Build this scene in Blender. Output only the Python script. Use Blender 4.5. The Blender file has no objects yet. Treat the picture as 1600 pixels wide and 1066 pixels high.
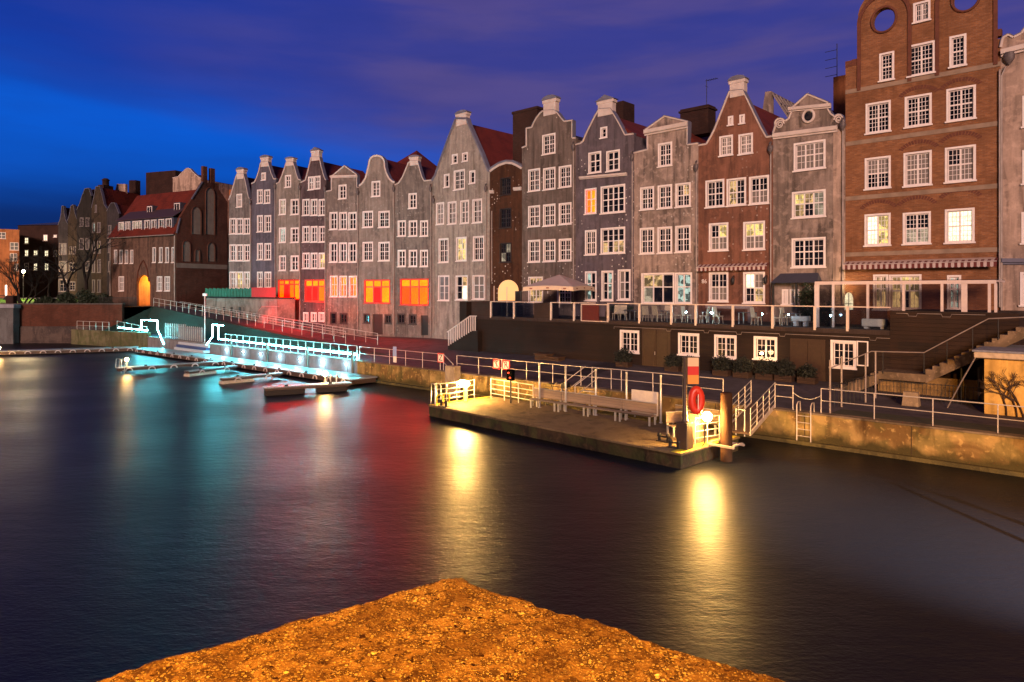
import bpy, bmesh, math, random
from mathutils import Vector, Matrix
from mathutils.geometry import delaunay_2d_cdt
R = math.radians
RNG = random.Random(7)
SC = bpy.context.scene
COL = SC.collection

# ------------------------------------------------------------ camera
CX, HY, F, CH = 800.0, 455.0, 1080.0, 6.8      # image centre x, horizon row, focal length in px, camera height
cd = bpy.data.cameras.new('camera'); cam = bpy.data.objects.new('camera', cd); COL.objects.link(cam)
cam.location = (0, 0, CH); cam.rotation_euler = (R(90), 0, 0)
cd.sensor_width = 36; cd.lens = 36 * F / 1600; cd.shift_y = -(533 - HY) / 1600
cd.clip_start = 0.05; cd.clip_end = 6000
SC.camera = cam

# ------------------------------------------------------------ view
SC.view_settings.view_transform = 'Standard'; SC.view_settings.look = 'None'
SC.view_settings.exposure = 0.0; SC.view_settings.gamma = 1.0
try:
    SC.cycles.use_denoising = True; SC.cycles.max_bounces = 6; SC.cycles.glossy_bounces = 4
    SC.cycles.transparent_max_bounces = 12; SC.cycles.sample_clamp_indirect = 4.0; SC.cycles.caustics_reflective = False
except Exception: pass

# ------------------------------------------------------------ dusk sky
world = bpy.data.worlds.new('World'); SC.world = world; world.use_nodes = True
def build_world():
    nt = world.node_tree; nt.nodes.clear()
    N = nt.nodes.new; L = nt.links.new
    def n(t, **k):
        x = N(t)
        for a, b in k.items(): setattr(x, a, b)
        return x
    out = n('ShaderNodeOutputWorld'); bg = n('ShaderNodeBackground'); L(bg.outputs[0], out.inputs[0])
    tc = n('ShaderNodeTexCoord'); sep = n('ShaderNodeSeparateXYZ'); L(tc.outputs['Generated'], sep.inputs[0])
    def m(op, a, b=None, c=None, clamp=False):
        x = n('ShaderNodeMath', operation=op, use_clamp=clamp)
        for i, v in enumerate((a, b, c)):
            if v is None: continue
            if isinstance(v, (int, float)): x.inputs[i].default_value = v
            else: L(v, x.inputs[i])
        return x.outputs[0]
    X, Y, Z = sep.outputs
    hl = m('SQRT', m('ADD', m('MULTIPLY', X, X), m('MULTIPLY', Y, Y)))
    el = m('DIVIDE', Z, m('MAXIMUM', hl, 0.02))          # tan of elevation
    az = m('ARCTAN2', X, Y)                               # 0 ahead, negative to the left
    cv = n('ShaderNodeCombineXYZ')
    L(m('MULTIPLY', az, 1.0), cv.inputs[0]); L(m('MULTIPLY', el, 5.0), cv.inputs[1])
    def noise(sc, det, dist=0.0, off=0.0):
        mp = n('ShaderNodeMapping'); L(cv.outputs[0], mp.inputs[0]); mp.inputs['Location'].default_value = (off, off * .7, 0)
        mp.inputs['Rotation'].default_value = (0, 0, -0.25)
        t = n('ShaderNodeTexNoise'); L(mp.outputs[0], t.inputs['Vector']); t.inputs['Scale'].default_value = sc
        t.inputs['Detail'].default_value = det; t.inputs['Distortion'].default_value = dist
        return t.outputs['Fac']
    def ramp(f, stops):
        r = n('ShaderNodeValToRGB'); L(f, r.inputs[0]); e = r.color_ramp.elements
        while len(e) < len(stops): e.new(0.5)
        for q, (p, c) in zip(e, stops): q.position = p; q.color = (*c, 1)
        r.color_ramp.interpolation = 'EASE'
        return r.outputs[0]
    def mix(f, a, b):
        x = n('ShaderNodeMix', data_type='RGBA'); 
        if isinstance(f, (int, float)): x.inputs[0].default_value = f
        else: L(f, x.inputs[0])
        L(a, x.inputs[6]); L(b, x.inputs[7]); return x.outputs[2]
    n1 = noise(1.3, 5, .3); n2 = noise(3.2, 6, .2, 3.1)
    eld = m('ADD', el, m('MULTIPLY', m('SUBTRACT', n1, 0.5), 0.16))
    # clear twilight seen under the cloud (left), by elevation
    clear = ramp(m('DIVIDE', eld, 0.45, clamp=True), [(0.0, (.004, .016, .085)), (.18, (.002, .03, .19)), (.36, (.001, .105, .66)),
             (.48, (.001, .125, .80)), (.60, (.003, .08, .58)), (.72, (.006, .05, .45)), (1.0, (.006, .048, .44))])
    # cloud sheet by elevation
    cloud = ramp(m('DIVIDE', eld, 0.45, clamp=True), [(0.0, (.02, .085, .48)), (.3, (.055, .095, .43)), (.55, (.085, .080, .35)), (.75, (.07, .070, .35)), (1.0, (.042, .052, .37))])
    dusk = ramp(n2, [(.34, (.038, .052, .34)), (.66, (.125, .09, .30))])
    cloud = mix(m('MULTIPLY', m('MULTIPLY', el, 3.0, clamp=True), 0.65), cloud, dusk)
    lf = n('ShaderNodeRGB'); lf.outputs[0].default_value = (.001, .046, .44, 1)
    cloud = mix(m('MULTIPLY', m('MULTIPLY', m('SUBTRACT', -0.12, az), 2.4, clamp=True), .8), cloud, lf.outputs[0])
    # mask: cloud everywhere to the right; to the left only above ~16 deg
    edge = m('ADD', m('ADD', m('MULTIPLY', m('ADD', az, 0.35), 2.2), m('MULTIPLY', m('SUBTRACT', eld, 0.245), 9.0)), m('MULTIPLY', m('SUBTRACT', n2, 0.5), 0.9))
    mk = n('ShaderNodeMapRange', interpolation_type='SMOOTHSTEP'); L(edge, mk.inputs[0]); mk.inputs[1].default_value = -0.55; mk.inputs[2].default_value = 0.75
    col = mix(mk.outputs[0], clear, cloud)
    # thin streaks in the clear part
    st = noise(7.0, 4, .2, 9.0); sm = n('ShaderNodeMapRange'); L(st, sm.inputs[0]); sm.inputs[1].default_value = .45; sm.inputs[2].default_value = .75
    sm.inputs[3].default_value = 0.0; sm.inputs[4].default_value = 0.12
    dk = n('ShaderNodeRGB'); dk.outputs[0].default_value = (.008, .03, .2, 1)
    col = mix(sm.outputs[0], col, dk.outputs[0])
    # behind the camera: town sky, dimmer and warmer
    back = m('MULTIPLY', m('SUBTRACT', 0.6, Y), 2.0, clamp=True)
    bk = n('ShaderNodeRGB'); bk.outputs[0].default_value = (.05, .04, .09, 1)
    col = mix(back, col, bk.outputs[0])
    L(col, bg.inputs[0]); bg.inputs[1].default_value = 0.80
    # a little real twilight from the sky model
    sky = n('ShaderNodeTexSky', sky_type='NISHITA'); sky.sun_disc = False; sky.sun_elevation = R(-3); sky.sun_rotation = R(210)
    b2 = n('ShaderNodeBackground'); L(sky.outputs[0], b2.inputs[0]); b2.inputs[1].default_value = 0.05
    ad = n('ShaderNodeAddShader'); L(bg.outputs[0], ad.inputs[0]); L(b2.outputs[0], ad.inputs[1]); L(ad.outputs[0], out.inputs[0])
build_world()

# ------------------------------------------------------------ the glow of the town's lamps from behind the camera
sl = bpy.data.lights.new('sun', 'SUN'); so = bpy.data.objects.new('sun', sl); COL.objects.link(so)
sl.energy = 3.6; sl.angle = R(10); sl.color = (1.0, 0.66, 0.53)
so.rotation_euler = Vector((0.17, 0.96, -0.20)).to_track_quat('-Z', 'Y').to_euler()
def point_light(name, loc, e, col, r=0.1):
    l = bpy.data.lights.new(name, 'POINT'); l.energy = e; l.color = col; l.shadow_soft_size = r
    o = bpy.data.objects.new(name, l); COL.objects.link(o); o.location = loc; return o

# ------------------------------------------------------------ mesh helpers
class MB:
    def __init__(s): s.v = []; s.f = []; s.m = []; s.sm = []
    def add(s, vs, fs, mi=0, smooth=False):
        o = len(s.v); s.v += [tuple(v) for v in vs]
        for f in fs: s.f.append([o + i for i in f]); s.m.append(mi); s.sm.append(smooth)
        return s
    def box(s, x0, y0, z0, x1, y1, z1, mi=0):
        v = [(x0,y0,z0),(x1,y0,z0),(x1,y1,z0),(x0,y1,z0),(x0,y0,z1),(x1,y0,z1),(x1,y1,z1),(x0,y1,z1)]
        return s.add(v, [(0,3,2,1),(4,5,6,7),(0,1,5,4),(1,2,6,5),(2,3,7,6),(3,0,4,7)], mi)
    def bevbox(s, x0, y0, z0, x1, y1, z1, b=.02, mi=0):
        bm = bmesh.new(); bmesh.ops.create_cube(bm, size=1)
        for v in bm.verts: v.co = Vector(((x0+x1)/2 + v.co.x*(x1-x0), (y0+y1)/2 + v.co.y*(y1-y0), (z0+z1)/2 + v.co.z*(z1-z0)))
        bmesh.ops.bevel(bm, geom=bm.edges[:], offset=b, segments=1, affect='EDGES')
        bm.verts.index_update()
        s.add([v.co for v in bm.verts], [[v.index for v in f.verts] for f in bm.faces], mi); bm.free(); return s
    def bar(s, a, b, w, h, mi=0, up=(0,0,1)):
        a = Vector(a); b = Vector(b); d = (b-a).normalized(); up = Vector(up)
        if abs(d.dot(up)) > .98: up = Vector((0,1,0))
        x = d.cross(up).normalized(); y = x.cross(d).normalized()
        c = [a+x*w/2*i+y*h/2*j for i,j in ((-1,-1),(1,-1),(1,1),(-1,1))] + [b+x*w/2*i+y*h/2*j for i,j in ((-1,-1),(1,-1),(1,1),(-1,1))]
        return s.add(c, [(3,2,1,0),(4,5,6,7),(0,1,5,4),(1,2,6,5),(2,3,7,6),(3,0,4,7)], mi)
    def tube(s, pts, r, n=8, mi=0, closed=False, radii=None):
        pts = [Vector(p) for p in pts]; m = len(pts); vs = []; ref = None
        for i, p in enumerate(pts):
            if closed: d = pts[(i+1) % m] - pts[i-1]
            else: d = pts[min(i+1, m-1)] - pts[max(i-1, 0)]
            d.normalize()
            if ref is None: ref = Vector((0,0,1)) if abs(d.z) < .9 else Vector((0,1,0))
            x = d.cross(ref)
            if x.length < 1e-3: x = d.cross(Vector((1,0,0)))
            x.normalize(); y = x.cross(d).normalized(); ref = y
            rr = radii[i] if radii else r
            for k in range(n):
                a = 2*math.pi*k/n; vs.append(p + x*math.cos(a)*rr + y*math.sin(a)*rr)
        fs = []
        for i in range(m if closed else m-1):
            j = (i+1) % m
            for k in range(n):
                l = (k+1) % n; fs.append((i*n+k, i*n+l, j*n+l, j*n+k))
        s.add(vs, fs, mi, True)
        if not closed: s.add(vs[:n], [list(range(n))], mi); s.add(vs[-n:], [list(range(n))[::-1]], mi)
        return s
    def lathe(s, c, prof, n=16, mi=0, sx=1, sy=1):
        c = Vector(c); vs = []
        for r, z in prof:
            for k in range(n):
                a = 2*math.pi*k/n; vs.append(c + Vector((r*sx*math.cos(a), r*sy*math.sin(a), z)))
        fs = []
        for i in range(len(prof)-1):
            for k in range(n):
                l = (k+1) % n; fs.append((i*n+k, i*n+l, (i+1)*n+l, (i+1)*n+k))
        s.add(vs, fs, mi, True)
        s.add(vs[:n], [list(range(n))[::-1]], mi); s.add(vs[-n:], [list(range(n))], mi)
        return s
    def prism_y(s, poly, y0, y1, mi=0):           # polygon in x,z extruded along y (convex or simple)
        n = len(poly); vs = [(x,y0,z) for x,z in poly] + [(x,y1,z) for x,z in poly]
        fs = [list(range(n)), list(range(2*n-1, n-1, -1))] + [(i, i+n, (i+1)%n+n, (i+1)%n) for i in range(n)]
        return s.add(vs, fs, mi)
    def sphere(s, c, r, n=12, mi=0, sz=1):
        prof = [(max(r*math.sin(math.pi*i/n), .0005), -r*math.cos(math.pi*i/n)*sz) for i in range(n+1)]
        return s.lathe(c, prof, n*2, mi)
    def build(s, name, mats, parent=None):
        me = bpy.data.meshes.new(name); me.from_pydata(s.v, [], s.f)
        if not isinstance(mats, (list, tuple)): mats = [mats]
        for m in mats: me.materials.append(m)
        me.polygons.foreach_set('material_index', s.m); me.polygons.foreach_set('use_smooth', s.sm)
        me.update()
        bm = bmesh.new(); bm.from_mesh(me); bmesh.ops.recalc_face_normals(bm, faces=bm.faces[:]); bm.to_mesh(me); bm.free()
        o = bpy.data.objects.new(name, me); COL.objects.link(o)
        if parent: o.parent = parent
        return o
def tag(o, label=None, cat=None, group=None, kind=None):
    if label: o['label'] = label
    if cat: o['category'] = cat
    if group: o['group'] = group
    if kind: o['kind'] = kind
    return o
def empty(name, loc, rz, label, cat, group=None):
    o = bpy.data.objects.new(name, None); COL.objects.link(o); o.location = loc; o.rotation_euler = (0, 0, rz)
    o.empty_display_size = .3
    return tag(o, label, cat, group)
def copy_tree(o, parent=None):
    c = o.copy(); COL.objects.link(c)
    if parent: c.parent = parent
    for ch in list(o.children): copy_tree(ch, c)
    return c

# pixel helpers: where the photographed place lies in the world
def gp(x, y, z):                       # point of the horizontal plane at height z seen at pixel x,y
    Y = (CH - z) * F / (y - HY); return Vector(((x-CX)/F*Y, Y, z))
class Line:
    def __init__(s, P, d):
        s.P = Vector(P); s.d = Vector(d).normalized(); s.n = Vector((-s.d.y, s.d.x)); s.rz = math.atan2(s.d.y, s.d.x)
    def t(s, x):
        r = (x-CX)/F; return (r*s.P.y - s.P.x) / (s.d.x - r*s.d.y)
    def at(s, x, off=0.0):             # 2D point at pixel column x on the line pushed back by off
        q = Line(s.P + s.n*off, s.d); return q.P + q.d*q.t(x)
    def z(s, x, y):
        return CH - (y-HY) * s.at(x).y / F
class Frame:                            # local frame on a line, origin at column x0, height zb
    def __init__(s, line, x0, zb, off=0.0):
        s.l = Line(line.P + line.n*off, line.d); s.t0 = s.l.t(x0); s.zb = zb; p = s.l.at(x0); s.o = (p.x, p.y, zb)
    def u(s, x): return s.l.t(x) - s.t0
    def z(s, x, y): return s.l.z(x, y) - s.zb
    def uz(s, x, y): return (s.u(x), s.z(x, y))

# ------------------------------------------------------------ materials
class NT:
    def __init__(s, name):
        s.m = bpy.data.materials.new(name); s.m.use_nodes = True; s.t = s.m.node_tree
        s.b = s.t.nodes['Principled BSDF']; s._tc = None
    def n(s, t, **k):
        x = s.t.nodes.new(t)
        for a, b in k.items(): setattr(x, a, b)
        return x
    def L(s, a, b): s.t.links.new(a, b)
    def co(s):
        if not s._tc: s._tc = s.n('ShaderNodeTexCoord').outputs['Object']
        return s._tc
    def map(s, sc=(1,1,1), loc=(0,0,0), v=None):
        m = s.n('ShaderNodeMapping'); s.L(v or s.co(), m.inputs[0]); m.inputs['Scale'].default_value = sc; m.inputs['Location'].default_value = loc
        return m.outputs[0]
    def noise(s, scale, det=4, v=None, dist=0):
        t = s.n('ShaderNodeTexNoise'); s.L(v or s.co(), t.inputs['Vector']); t.inputs['Scale'].default_value = scale
        t.inputs['Detail'].default_value = det; t.inputs['Distortion'].default_value = dist; return t.outputs['Fac']
    def vor(s, scale, v=None, feat='F1'):
        t = s.n('ShaderNodeTexVoronoi', feature=feat); s.L(v or s.co(), t.inputs['Vector']); t.inputs['Scale'].default_value = scale; return t
    def mr(s, f, a, b, c=0, d=1, smooth=True):
        t = s.n('ShaderNodeMapRange'); t.interpolation_type = 'SMOOTHSTEP' if smooth else 'LINEAR'
        s.L(f, t.inputs[0])
        for i, v in zip((1,2,3,4), (a,b,c,d)): t.inputs[i].default_value = v
        return t.outputs[0]
    def mix(s, f, a, b, mode='MIX'):
        t = s.n('ShaderNodeMix', data_type='RGBA', blend_type=mode)
        for i, v in ((0,f),(6,a),(7,b)):
            if isinstance(v, (int, float)): t.inputs[i].default_value = v
            elif isinstance(v, tuple): t.inputs[i].default_value = (*v, 1)
            else: s.L(v, t.inputs[i])
        return t.outputs[2]
    def math(s, op, a, b=0.0):
        t = s.n('ShaderNodeMath', operation=op)
        for i, v in enumerate((a,b)):
            if isinstance(v, (int, float)): t.inputs[i].default_value = v
            else: s.L(v, t.inputs[i])
        return t.outputs[0]
    def bump(s, h, st=.3, dist=.02):
        t = s.n('ShaderNodeBump'); s.L(h, t.inputs['Height']); t.inputs['Strength'].default_value = st; t.inputs['Distance'].default_value = dist
        s.L(t.outputs[0], s.b.inputs['Normal'])
    def set(s, col=None, rough=None, metal=None, spec=None):
        for k, v in (('Base Color', col), ('Roughness', rough), ('Metallic', metal), ('Specular IOR Level', spec)):
            if v is None: continue
            if isinstance(v, tuple): s.b.inputs[k].default_value = (*v, 1)
            elif isinstance(v, (int, float)): s.b.inputs[k].default_value = v
            else: s.L(v, s.b.inputs[k])
        return s.m
def facade_vec(t):                       # (x+y, z, 0) of the building's own frame
    sp = t.n('ShaderNodeSeparateXYZ'); t.L(t.co(), sp.inputs[0]); cb = t.n('ShaderNodeCombineXYZ')
    t.L(t.math('ADD', sp.outputs[0], sp.outputs[1]), cb.inputs[0]); t.L(sp.outputs[2], cb.inputs[1]); return cb.outputs[0]
def scale_c(c, k): return tuple(min(1, v*k) for v in c)
def plaster(name, c, dirt=.5, speck=0.0, seed=0.0, base_dark=0.3):
    t = NT(name); v = t.map(loc=(seed, seed*.3, seed*.7))
    a = t.noise(.45, 6, v, .6); b = t.noise(2.2, 8, v, .4); s = t.noise(1.0, 7, t.map((2.6, 2.6, .28), (seed, 0, seed)), .2)
    col = t.mix(t.mr(a, .42, .6, 0, dirt), c, scale_c(c, .5))
    col = t.mix(t.mr(s, .47, .66, 0, min(1, dirt*1.3)), col, scale_c(c, .30))
    col = t.mix(t.mr(s, .46, .30, 0, .5), col, scale_c(c, 1.45))
    col = t.mix(t.mr(b, .50, .66, 0, dirt*.7), col, scale_c(c, 1.55)); g_ = t.noise(9, 6, v); col = t.mix(t.mr(g_, .5, .68, 0, .25), col, scale_c(c, .6)); col = t.mix(t.mr(g_, .44, .3, 0, .22), col, scale_c(c, 1.4))
    if speck:
        vo = t.vor(2.9, facade_vec(t)); vo.voronoi_dimensions = '2D'; m1 = t.mr(t.math('ADD', vo.outputs['Distance'], t.math('MULTIPLY', b, .25)), .33, .24)
        msk = t.mr(t.noise(.42, 3, t.map(loc=(seed+5, 1, 2))),   .46, .56)
        sepc = t.n('ShaderNodeSeparateColor'); t.L(vo.outputs['Color'], sepc.inputs[0])
        col = t.mix(t.math('MULTIPLY', t.math('MULTIPLY', m1, msk), t.math('MULTIPLY', t.mr(sepc.outputs[0], .62, .85), speck)), col, (.66, .6, .55))
    t.set(col, .88, spec=.25); t.bump(t.math('ADD', t.noise(14, 6, v), t.noise(60, 3, v)), .35, .015); return t.m
def brick(name, c1, c2, mortar, dirt=.35, scale=1.0, seed=0.0):
    t = NT(name); fv = facade_vec(t); mp = t.n('ShaderNodeMapping'); t.L(fv, mp.inputs[0]); mp.inputs['Location'].default_value = (seed, 0, 0)
    br = t.n('ShaderNodeTexBrick'); t.L(mp.outputs[0], br.inputs['Vector'])
    br.inputs['Color1'].default_value = (*c1, 1); br.inputs['Color2'].default_value = (*c2, 1); br.inputs['Mortar'].default_value = (*mortar, 1)
    br.inputs['Scale'].default_value = 1.0; br.inputs['Brick Width'].default_value = .27*scale; br.inputs['Row Height'].default_value = .085*scale
    br.inputs['Mortar Size'].default_value = .010*scale; br.inputs['Bias'].default_value = -.1
    a = t.noise(.5, 6, None, .5); s = t.noise(1, 6, t.map((2, 2, .3)), .2)
    big = t.vor(3.4, t.map((1.1, 1.1, 3.2))); sc = t.n('ShaderNodeSeparateColor'); t.L(big.outputs['Color'], sc.inputs[0])
    col = t.mix(t.mr(sc.outputs[0], .2, .9, 0, .5), br.outputs['Color'], scale_c(c1, .55))
    col = t.mix(t.mr(a, .45, .62, 0, dirt), col, scale_c(c1, .38)); col = t.mix(t.mr(s, .52, .74, 0, dirt), col, scale_c(c2, .5))
    t.set(col, .85, spec=.25); t.bump(t.math('SUBTRACT', t.noise(25, 4), t.math('MULTIPLY', br.outputs['Fac'], 1.5)), .5, .012); return t.m
def simple(name, c, rough=.6, metal=0, var=.25, vs=6.0, bump=0.1, spec=None):
    t = NT(name); col = t.mix(t.mr(t.noise(vs, 5), .35, .7, 0, var), c, scale_c(c, .5)); t.set(col, rough, metal, spec)
    if bump: t.bump(t.noise(vs*6, 4), bump, .01)
    return t.m
def emis(name, c, st):
    t = NT(name); t.set((0, 0, 0), .6); t.b.inputs['Emission Color'].default_value = (*c, 1); t.b.inputs['Emission Strength'].default_value = st; return t.m
def lit_glass(name, c, st, dark=.15, sc=1.6, grain=3.0):       # lit room seen through the pane: patches of lamp, wall and furniture
    t = NT(name); t.set((.02, .02, .02), .08)
    vo_ = t.n('ShaderNodeTexVoronoi', distance='CHEBYCHEV'); t.L(t.map((1, .01, .8)), vo_.inputs['Vector']); vo_.inputs['Scale'].default_value = sc*1.3; vc_ = t.n('ShaderNodeSeparateColor'); t.L(vo_.outputs['Color'], vc_.inputs[0])
    f = t.mr(t.math('ADD', t.math('MULTIPLY', t.noise(sc, 3), .6), t.math('MULTIPLY', vc_.outputs[0], .5)), .36, .7, dark, 1)
    g = t.mr(t.noise(grain*3, 2, t.map((2.5, 2.5, 1))), .35, .65, .6, 1)
    t.b.inputs['Emission Color'].default_value = (*c, 1)
    t.L(t.math('MULTIPLY', t.math('MULTIPLY', f, g), st), t.b.inputs['Emission Strength']); return t.m
def planks(name, c, w=.16, axis='z', dirt=.5, rough=.75):
    t = NT(name); sp = t.n('ShaderNodeSeparateXYZ'); t.L(t.co(), sp.inputs[0]); ax = {'x':0,'y':1,'z':2}[axis]
    q = t.math('DIVIDE', sp.outputs[ax], w); fr = t.math('FRACT', q); fl = t.math('FLOOR', q)
    gap = t.mr(fr, .0, .09); wn = t.n('ShaderNodeTexWhiteNoise', noise_dimensions='1D'); t.L(fl, wn.inputs['W'])
    g = t.noise(3, 6, t.map({'x':(12,.5,.5),'y':(.5,12,.5),'z':(.6,.6,14)}[axis]), .3); a = t.noise(.6, 5)
    col = t.mix(t.mr(wn.outputs['Value'], 0, 1, 0, .45), c, scale_c(c, .5))
    col = t.mix(t.mr(g, .4, .7, 0, .45), col, scale_c(c, .45)); col = t.mix(t.mr(a, .45, .65, 0, dirt), col, scale_c(c, .4))
    dk = t.mix(gap, scale_c(c, .12), col)
    t.set(dk, rough, spec=.3); t.bump(t.math('ADD', gap, t.math('MULTIPLY', g, .3)), .6, .02); return t.m
def tiles(name, c, axis='y'):
    t = NT(name); w = t.n('ShaderNodeTexWave', wave_type='BANDS', bands_direction='Y'); t.L(t.co(), w.inputs[0]); w.inputs['Scale'].default_value = 1.35
    w2 = t.n('ShaderNodeTexWave', wave_type='BANDS', bands_direction='Z', wave_profile='SAW'); t.L(t.co(), w2.inputs[0]); w2.inputs['Scale'].default_value = 1.1
    a = t.noise(.8, 6); col = t.mix(t.mr(a, .4, .7, 0, .6), c, scale_c(c, .4))
    col = t.mix(t.mr(t.noise(7, 2, t.map((1, 1, 2))), .3, .7, 0, .5), col, scale_c(c, .55))
    t.set(col, .8, spec=.25); t.bump(t.math('ADD', w.outputs['Fac'], w2.outputs['Fac']), .7, .04); return t.m
def concrete(name, c, stain=(.06,.045,.02), amt=.6, moss=0.0, seed=0):
    t = NT(name); v = t.map(loc=(seed, seed, 0))
    a = t.noise(.5, 8, v, .8); s = t.noise(1, 7, t.map((1.6, 1.6, .35), (seed, 0, 0)), .5); b = t.noise(5, 6, v, .3)
    col = t.mix(t.mr(a, .4, .62, 0, amt), c, stain); col = t.mix(t.mr(s, .5, .7, 0, amt), col, scale_c(stain, .6))
    col = t.mix(t.mr(b, .56, .68, 0, amt*.6), col, scale_c(c, 1.6))
    if moss: col = t.mix(t.mr(t.noise(1.3, 6, t.map(loc=(3, 7, 1))), .45, .6, 0, moss), col, (.05, .07, .015))
    t.set(col, .85, spec=.3); t.bump(t.math('ADD', t.noise(9, 7, v), t.math('MULTIPLY', b, 2)), .5, .03); return t.m

M = {}
M['frame'] = simple('white_paint', (.84, .73, .70), .5, var=.18, vs=3)
M['framed'] = simple('dark_paint', (.03, .02, .018), .5)
M['trim'] = simple('trim_stucco', (.62, .50, .45), .8, var=.4, vs=1.6)
M['coping'] = simple('lead_coping', (.16, .15, .20), .5, var=.4, vs=2)
M['pipe'] = simple('zinc_pipe', (.34, .27, .24), .5, .3, var=.5, vs=2)
M['hop'] = simple('hopper_lead', (.13, .10, .10), .6, .3, var=.6, vs=9)
M['iron'] = simple('dark_iron', (.015, .013, .013), .55)
M['redlit_frame'] = simple('glow_tinted_frame', (.40,.07,.05), .5)  # red glow of the panes put into the frame colour
M['galv'] = simple('galvanised_steel', (.60, .57, .53), .42, .55, var=.35, vs=3)
M['railw'] = simple('pale_rail_steel', (.58, .50, .44), .45, .3, var=.35, vs=3)
M['tile'] = tiles('red_roof_tile', (.15, .022, .012)); M['tiled'] = tiles('dark_roof_tile', (.035, .018, .018)); M['slate'] = simple('grey_slate', (.05, .05, .075), .6, vs=4)
def dark_glass():
    t = NT('dark_window_glass')
    f = t.mr(t.noise(1.2, 3, t.map((1,1,1),(2,0,1))), .45, .7, 0, 1)
    t.set(t.mix(f, (.006,.007,.012), (.04,.032,.03)), .06, spec=.6); t.bump(t.noise(2.5, 2), .1, .02); return t.m
G = {'k': dark_glass()}
def curtain():
    t = NT('net_curtain_glass'); w = t.n('ShaderNodeTexWave', wave_type='BANDS', bands_direction='X'); t.L(t.co(), w.inputs[0]); w.inputs['Scale'].default_value = 4; w.inputs['Distortion'].default_value = 2
    t.set(t.mix(w.outputs['Fac'], (.13,.11,.10), (.26,.22,.20)), .25); return t.m
G['c'] = curtain()
G['g'] = simple('grey_blind_glass', (.20, .19, .20), .2, var=.5, vs=2)
G['y'] = lit_glass('lit_pane_yellow', (1, .72, .22), 1.5, .3)
G['v'] = lit_glass('lit_pane_white', (1, .86, .55), 2.6, .75)
G['w'] = lit_glass('lit_pane_room', (1, .62, .25), 1.0, .16, 2.2)
G['q'] = lit_glass('lit_pane_cream', (1, .80, .55), .55, .35, 1.8)
G['t'] = lit_glass('lit_pane_teal', (.75, 1, .85), .8, .12, 2.5)
G['p'] = lit_glass('lit_pane_pattern', (1, .85, .5), 1.6, -.6, 3.0)
G['Y'] = lit_glass('lit_pane_amber_yellow', (1, .014, .0), 44.0, .8, 1.0)
G['o'] = lit_glass('lit_pane_amber', (1, .0078, .0), 42.0, .85, 1.0)
G['O'] = lit_glass('lit_pane_orange', (1, .0045, .0), 38.0, .8, 1.0)
G['r'] = lit_glass('lit_pane_red', (1, .0008, .0004), 22.0, .7, 1.0)
GK = list(G)

# ------------------------------------------------------------ windows and houses
def window(root, u0, z0, u1, z1, cols=2, tr=(.6,), nx=1, ny=2, glass='k', y=0.0, fm=None, sur=.13, sill=True, name='window', depth=.12, label=None, mw=.045):
    fm = fm or M['frame']; b = MB(); s = sur
    if s > 0:
        b.box(u0, y-.045, z0, u0+s, y+.03, z1); b.box(u1-s, y-.045, z0, u1, y+.03, z1)
        b.box(u0+s, y-.045, z1-s, u1-s, y+.03, z1); b.box(u0+s, y-.045, z0, u1-s, y+.03, z0+s*.7)
        if sill: b.box(u0-.06, y-.13, z0-.06, u1+.06, y-.0475, z0+.03)
    a0, a1, c0, c1 = u0+s, u1-s, z0+s*.7, z1-s; yf = y+depth-.05; yb = y+depth-.004; fw = .055
    b.box(a0+.001, yf, c0+.001, a0+fw, yb, c1-.001); b.box(a1-fw, yf, c0+.001, a1-.001, yb, c1-.001); b.box(a0+fw, yf, c1-fw, a1-fw, yb, c1-.001); b.box(a0+fw, yf, c0+.001, a1-fw, yb, c0+fw)
    xs = [a0+fw + (a1-a0-2*fw)*k/cols for k in range(cols+1)]; zs = [c0+fw] + [c0+fw+(c1-c0-2*fw)*q for q in tr] + [c1-fw]
    for x in xs[1:-1]: b.box(x-mw, yf-.012, c0+fw, x+mw, yb, c1-fw)
    for zq in zs[1:-1]: b.box(a0+fw, yf-.004, zq-mw*.9, a1-fw, yb, zq+mw*.9)
    for i in range(cols):
        for k in range(1, nx+1):
            if nx <= 1: break
            x = xs[i] + (xs[i+1]-xs[i])*k/nx
            if k < nx: b.box(x-.012, yf+.015, c0+fw, x+.012, yb, c1-fw)
    for j in range(len(zs)-1):
        nn = ny if isinstance(ny, int) else ny[j]
        for k in range(1, nn):
            zq = zs[j] + (zs[j+1]-zs[j])*k/nn; b.box(a0+fw, yf+.018, zq-.012, a1-fw, yb, zq+.012)
    w = b.build(name, fm, root)
    if label: w['label'] = label
    p = MB(); nz = len(zs)-1
    if len(glass) == 1: p.add([(a0, y+depth, c0), (a1, y+depth, c0), (a1, y+depth, c1), (a0, y+depth, c1)], [(0,1,2,3)], 0); mats = [G[glass]]
    else:                                         # one letter per light, top row first
        mats = [G[k] for k in dict.fromkeys(glass)]; idx = {k: i for i, k in enumerate(dict.fromkeys(glass))}
        xe = [a0] + xs[1:-1] + [a1]; ze = [c0] + zs[1:-1] + [c1]; q = 0
        for j in range(nz-1, -1, -1):
            for i in range(cols):
                g = glass[q % len(glass)]; q += 1
                p.add([(xe[i], y+depth, ze[j]), (xe[i+1], y+depth, ze[j]), (xe[i+1], y+depth, ze[j+1]), (xe[i], y+depth, ze[j+1])], [(0,1,2,3)], idx[g])
    p.build('pane', mats, w)
    return (a0, c0, a1, c1)
def inpoly(x, z, poly):
    r = False; j = len(poly)-1
    for i in range(len(poly)):
        xi, zi = poly[i]; xj, zj = poly[j]
        if (zi > z) != (zj > z) and x < (xj-xi)*(z-zi)/(zj-zi)+xi: r = not r
        j = i
    return r
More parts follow.
